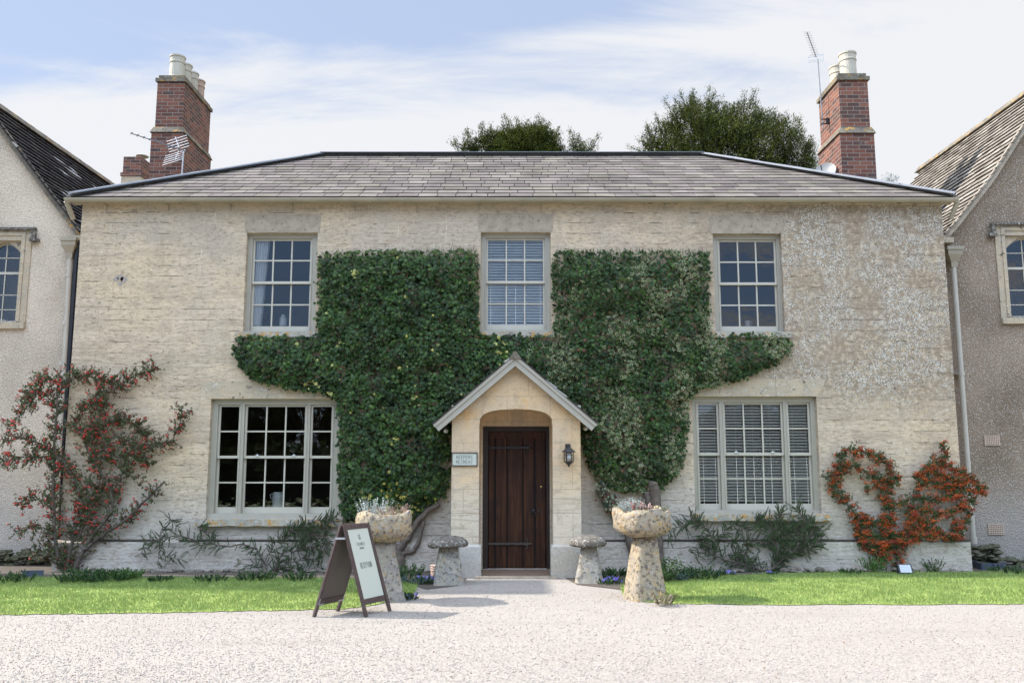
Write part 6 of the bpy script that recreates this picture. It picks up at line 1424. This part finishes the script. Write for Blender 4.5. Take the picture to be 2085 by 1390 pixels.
CL = [('leafy green plant at the foot of the quince', 170, 1182, .30, .16, 150, None), ('low leafy plant right of the quince foot', 222, 1181, .30, .14, 140, None), ('bright broad-leaved plant on the left bed edge', 262, 1180, .15, .15, 50, None), ('grassy dark plants at the far left bed', 25, 1183, .25, .13, 60, None),
 ('low weedy tuft left of the feathery shrub', 330, 1182, .16, .07, 40, None), ('spreading weedy tuft below the left window', 430, 1182, .2, .09, 50, None), ('dark ferny clump under the left feathery shrub', 520, 1180, .24, .12, 80, None), ('shaded ferny clump right of the left feathery shrub', 610, 1180, .2, .12, 60, None),
 ('round dark clump behind the left planter', 828, 1180, .14, .24, 90, None), ('violet-flowered clump left of the left staddle stone', 872, 1186, .13, .09, 50, (26, VIO)), ('blue-green leafy clump between planter and staddle stone', 848, 1186, .17, .10, 60, None),
 ('violet flowers right of the right staddle stone', 1243, 1186, .2, .07, 60, (34, VIO)), ('low green cushion behind the right staddle stone', 1250, 1172, .18, .11, 80, None), ('round dark green bush behind the right planter', 1346, 1184, .15, .34, 170, None),
 ('broad-leaved green clump right of the right planter', 1425, 1176, .26, .17, 120, None), ('small blue-grey cushion right of the right planter', 1385, 1180, .10, .09, 50, None), ('violet flowers under the right feathery shrub', 1478, 1170, .13, .06, 40, (16, VIO)), ('tiny blue flowers right of the feathery shrub stem', 1570, 1169, .08, .05, 20, (9, VIO)),
 ('fresh green sprig at the foot of the pyracantha', 1778, 1164, .13, .28, 60, None), ('small green sprig near the right corner', 1902, 1164, .07, .22, 26, None), ('low weedy tuft by the floodlight', 1730, 1166, .16, .06, 40, None), ('weedy growth at the far right bed', 2050, 1164, .25, .10, 60, None), ('withered tuft at the base of the right planter', 1352, 1231, .07, .14, 50, None), ('violet-flecked tuft at the base of the left planter', 832, 1218, .10, .06, 40, (10, VIO))]
for i, (lb, px, py, r, h, n, fl_) in enumerate(CL):
    cols = BG
    if 'blue-g' in lb: cols = [(.10, .15, .12), (.14, .19, .16)]
    if 'bright' in lb or 'fresh' in lb: cols = [(.08, .16, .03), (.06, .13, .03)]
    if 'withered' in lb: cols = [(.30, .24, .14), (.16, .17, .07), (.35, .30, .22)]
    if 'round dark' in lb: cols = DG
    clump(lb, px, py, r, h, n, cols, .010, .8, fl_)
# rough footing stones and mossy rubble at the foot of the walls
def rocks(name, label, xs, y, n, sz, mat, zmax, cat='stones', seed=1):
    r_ = random.Random(seed); m = MB()
    for i in range(n):
        x = r_.uniform(*xs); s = sz * r_.uniform(.5, 1.2); c = (x, y + r_.uniform(-.08, .05), r_.uniform(0, zmax)); m.lathe([(0, -.4*s), (.6*s, -.3*s), (s, 0), (.75*s, .35*s), (0, .5*s)], c, 9, None, 0, rough(.45 * s, 3 / sz * .4, i))
    tag(m.build(name, M[mat], smooth=False), label, cat, kind='stuff')
rocks('footing_stones', 'rough footing stones along the wall right of the path', (P(1370, 1160, -.1).x, P(1960, 1160, -.1).x), -.14, 60, .065, 'rock', .04, seed=2)
rocks('footing_stones', 'rough footing stones along the wall left of the path', (P(180, 1160, -.1).x, P(900, 1160, -.1).x), -.14, 60, .06, 'rock', .03, seed=3)
rocks('mossy_rubble', 'mossy rubble heap under the right downpipe', (P(1972, 1130, .7).x, P(2035, 1130, .7).x), .72, 60, .085, 'moss', .30, 'rubble', seed=4)
rocks('mossy_rubble', 'mossy stones along the foot of the right wing', (P(2040, 1130, .7).x, P(2140, 1130, .7).x), .75, 26, .07, 'moss', .10, 'rubble', seed=5)
rocks('mossy_rubble', 'mossy rubble at the foot of the left wing', (P(-50, 1130, .7).x, P(105, 1130, .7).x), .72, 70, .085, 'moss', .22, 'rubble', seed=6)
def tray(label, pts, z0, z1, y0):
    m = MB(); q = [G(px, py) for px, py in pts]; t = thing('plastic_trough', label, 'trough', q[0], 'blue-grey gully troughs')
    for a, b in zip(q, q[1:]): m.bar((a.x, a.y, (z0 + z1) / 2), (b.x, b.y, (z0 + z1) / 2), .02, z1 - z0, (0, 0, 1))
    m.build('side', M['trayblue'], t)
tray('folded blue-grey plastic edging under the right downpipe', [(1972, 1150), (2000, 1160), (2032, 1160), (2048, 1156)], 0, .10, 0)
tray('short blue-grey plastic edging at the left corner', [(45, 1176), (88, 1175)], 0, .10, 0)
# floodlight on the lawn edge, mower-side post base, drain pot
c = G(1846, 1170, 0); t = thing('ground_floodlight', 'small square floodlight on the grass below the pyracantha', 'floodlight', c); m = MB(); m.hexa([(c.x - .10, c.y, .02), (c.x + .10, c.y, .02), (c.x + .10, c.y + .05, .01), (c.x - .10, c.y + .05, .01)], [(c.x - .10, c.y + .06, .15), (c.x + .10, c.y + .06, .15), (c.x + .10, c.y + .11, .14), (c.x - .10, c.y + .11, .14)]); m.build('housing', M['iron'], t)
m = MB(); m.hexa([(c.x - .08, c.y - .006, .035), (c.x + .08, c.y - .006, .035), (c.x + .08, c.y + .002, .034), (c.x - .08, c.y + .002, .034)], [(c.x - .08, c.y + .048, .138), (c.x + .08, c.y + .048, .138), (c.x + .08, c.y + .056, .137), (c.x - .08, c.y + .056, .137)]); m.build('lens', simple('floodlight_glass', (0.42, 0.44, 0.46), (0.36, 0.38, 0.40), 0.2, 30, 0), t)
m = MB(); m.bar((c.x - .11, c.y + .05, .0), (c.x - .11, c.y + .05, .09), .01, .02); m.bar((c.x + .11, c.y + .05, .0), (c.x + .11, c.y + .05, .09), .01, .02); m.build('bracket', M['iron'], t)
c = G(887, 1176, 0); t = thing('terracotta_drain', 'ribbed clay drain collar half hidden by the left staddle stone', 'drain', c); m = MB(); m.lathe([(.07, 0), (.07, .10), (.08, .11), (.07, .125), (.08, .14), (.07, .155), (.082, .17), (.07, .18)], c, 16); m.build('collar', M['pot_pink'], t)
# path stone step piece by the right bed
c = G(1612, 1163, 0); m = MB(); m.hexa([(c.x - .11, c.y, .08), (c.x + .12, c.y, .075), (c.x + .12, c.y + .1, .075), (c.x - .11, c.y + .1, .08)], [(c.x - .10, c.y, .125), (c.x + .11, c.y + .01, .11), (c.x + .11, c.y + .1, .11), (c.x - .10, c.y + .1, .125)]); m.box(c.x - .08, c.x + .08, c.y + .01, c.y + .09, 0, .079)
tag(m.build('loose_brick', M['dress']), 'loose pale stone block under the right feathery shrub', 'stone')

# leaves blown over the gravel and grass
m = MB()
for i in range(90):
    q = G(rnd.uniform(0, 2085), rnd.uniform(1195, 1390)); s_ = rnd.uniform(.012, .026); leaf(m, (q.x, q.y, .016 + .01 * rnd.random()), s_, (rnd.gauss(0, .4), rnd.gauss(0, .4), 1), rv(), rnd.choice([(.22, .11, .05), (.30, .19, .08), (.16, .09, .05), (.33, .27, .14)]), False, 1.3)
tag(m.build('fallen_leaves', M['leaf2'], fix=False), 'small brown leaves scattered over gravel and lawn', 'leaves', kind='stuff')
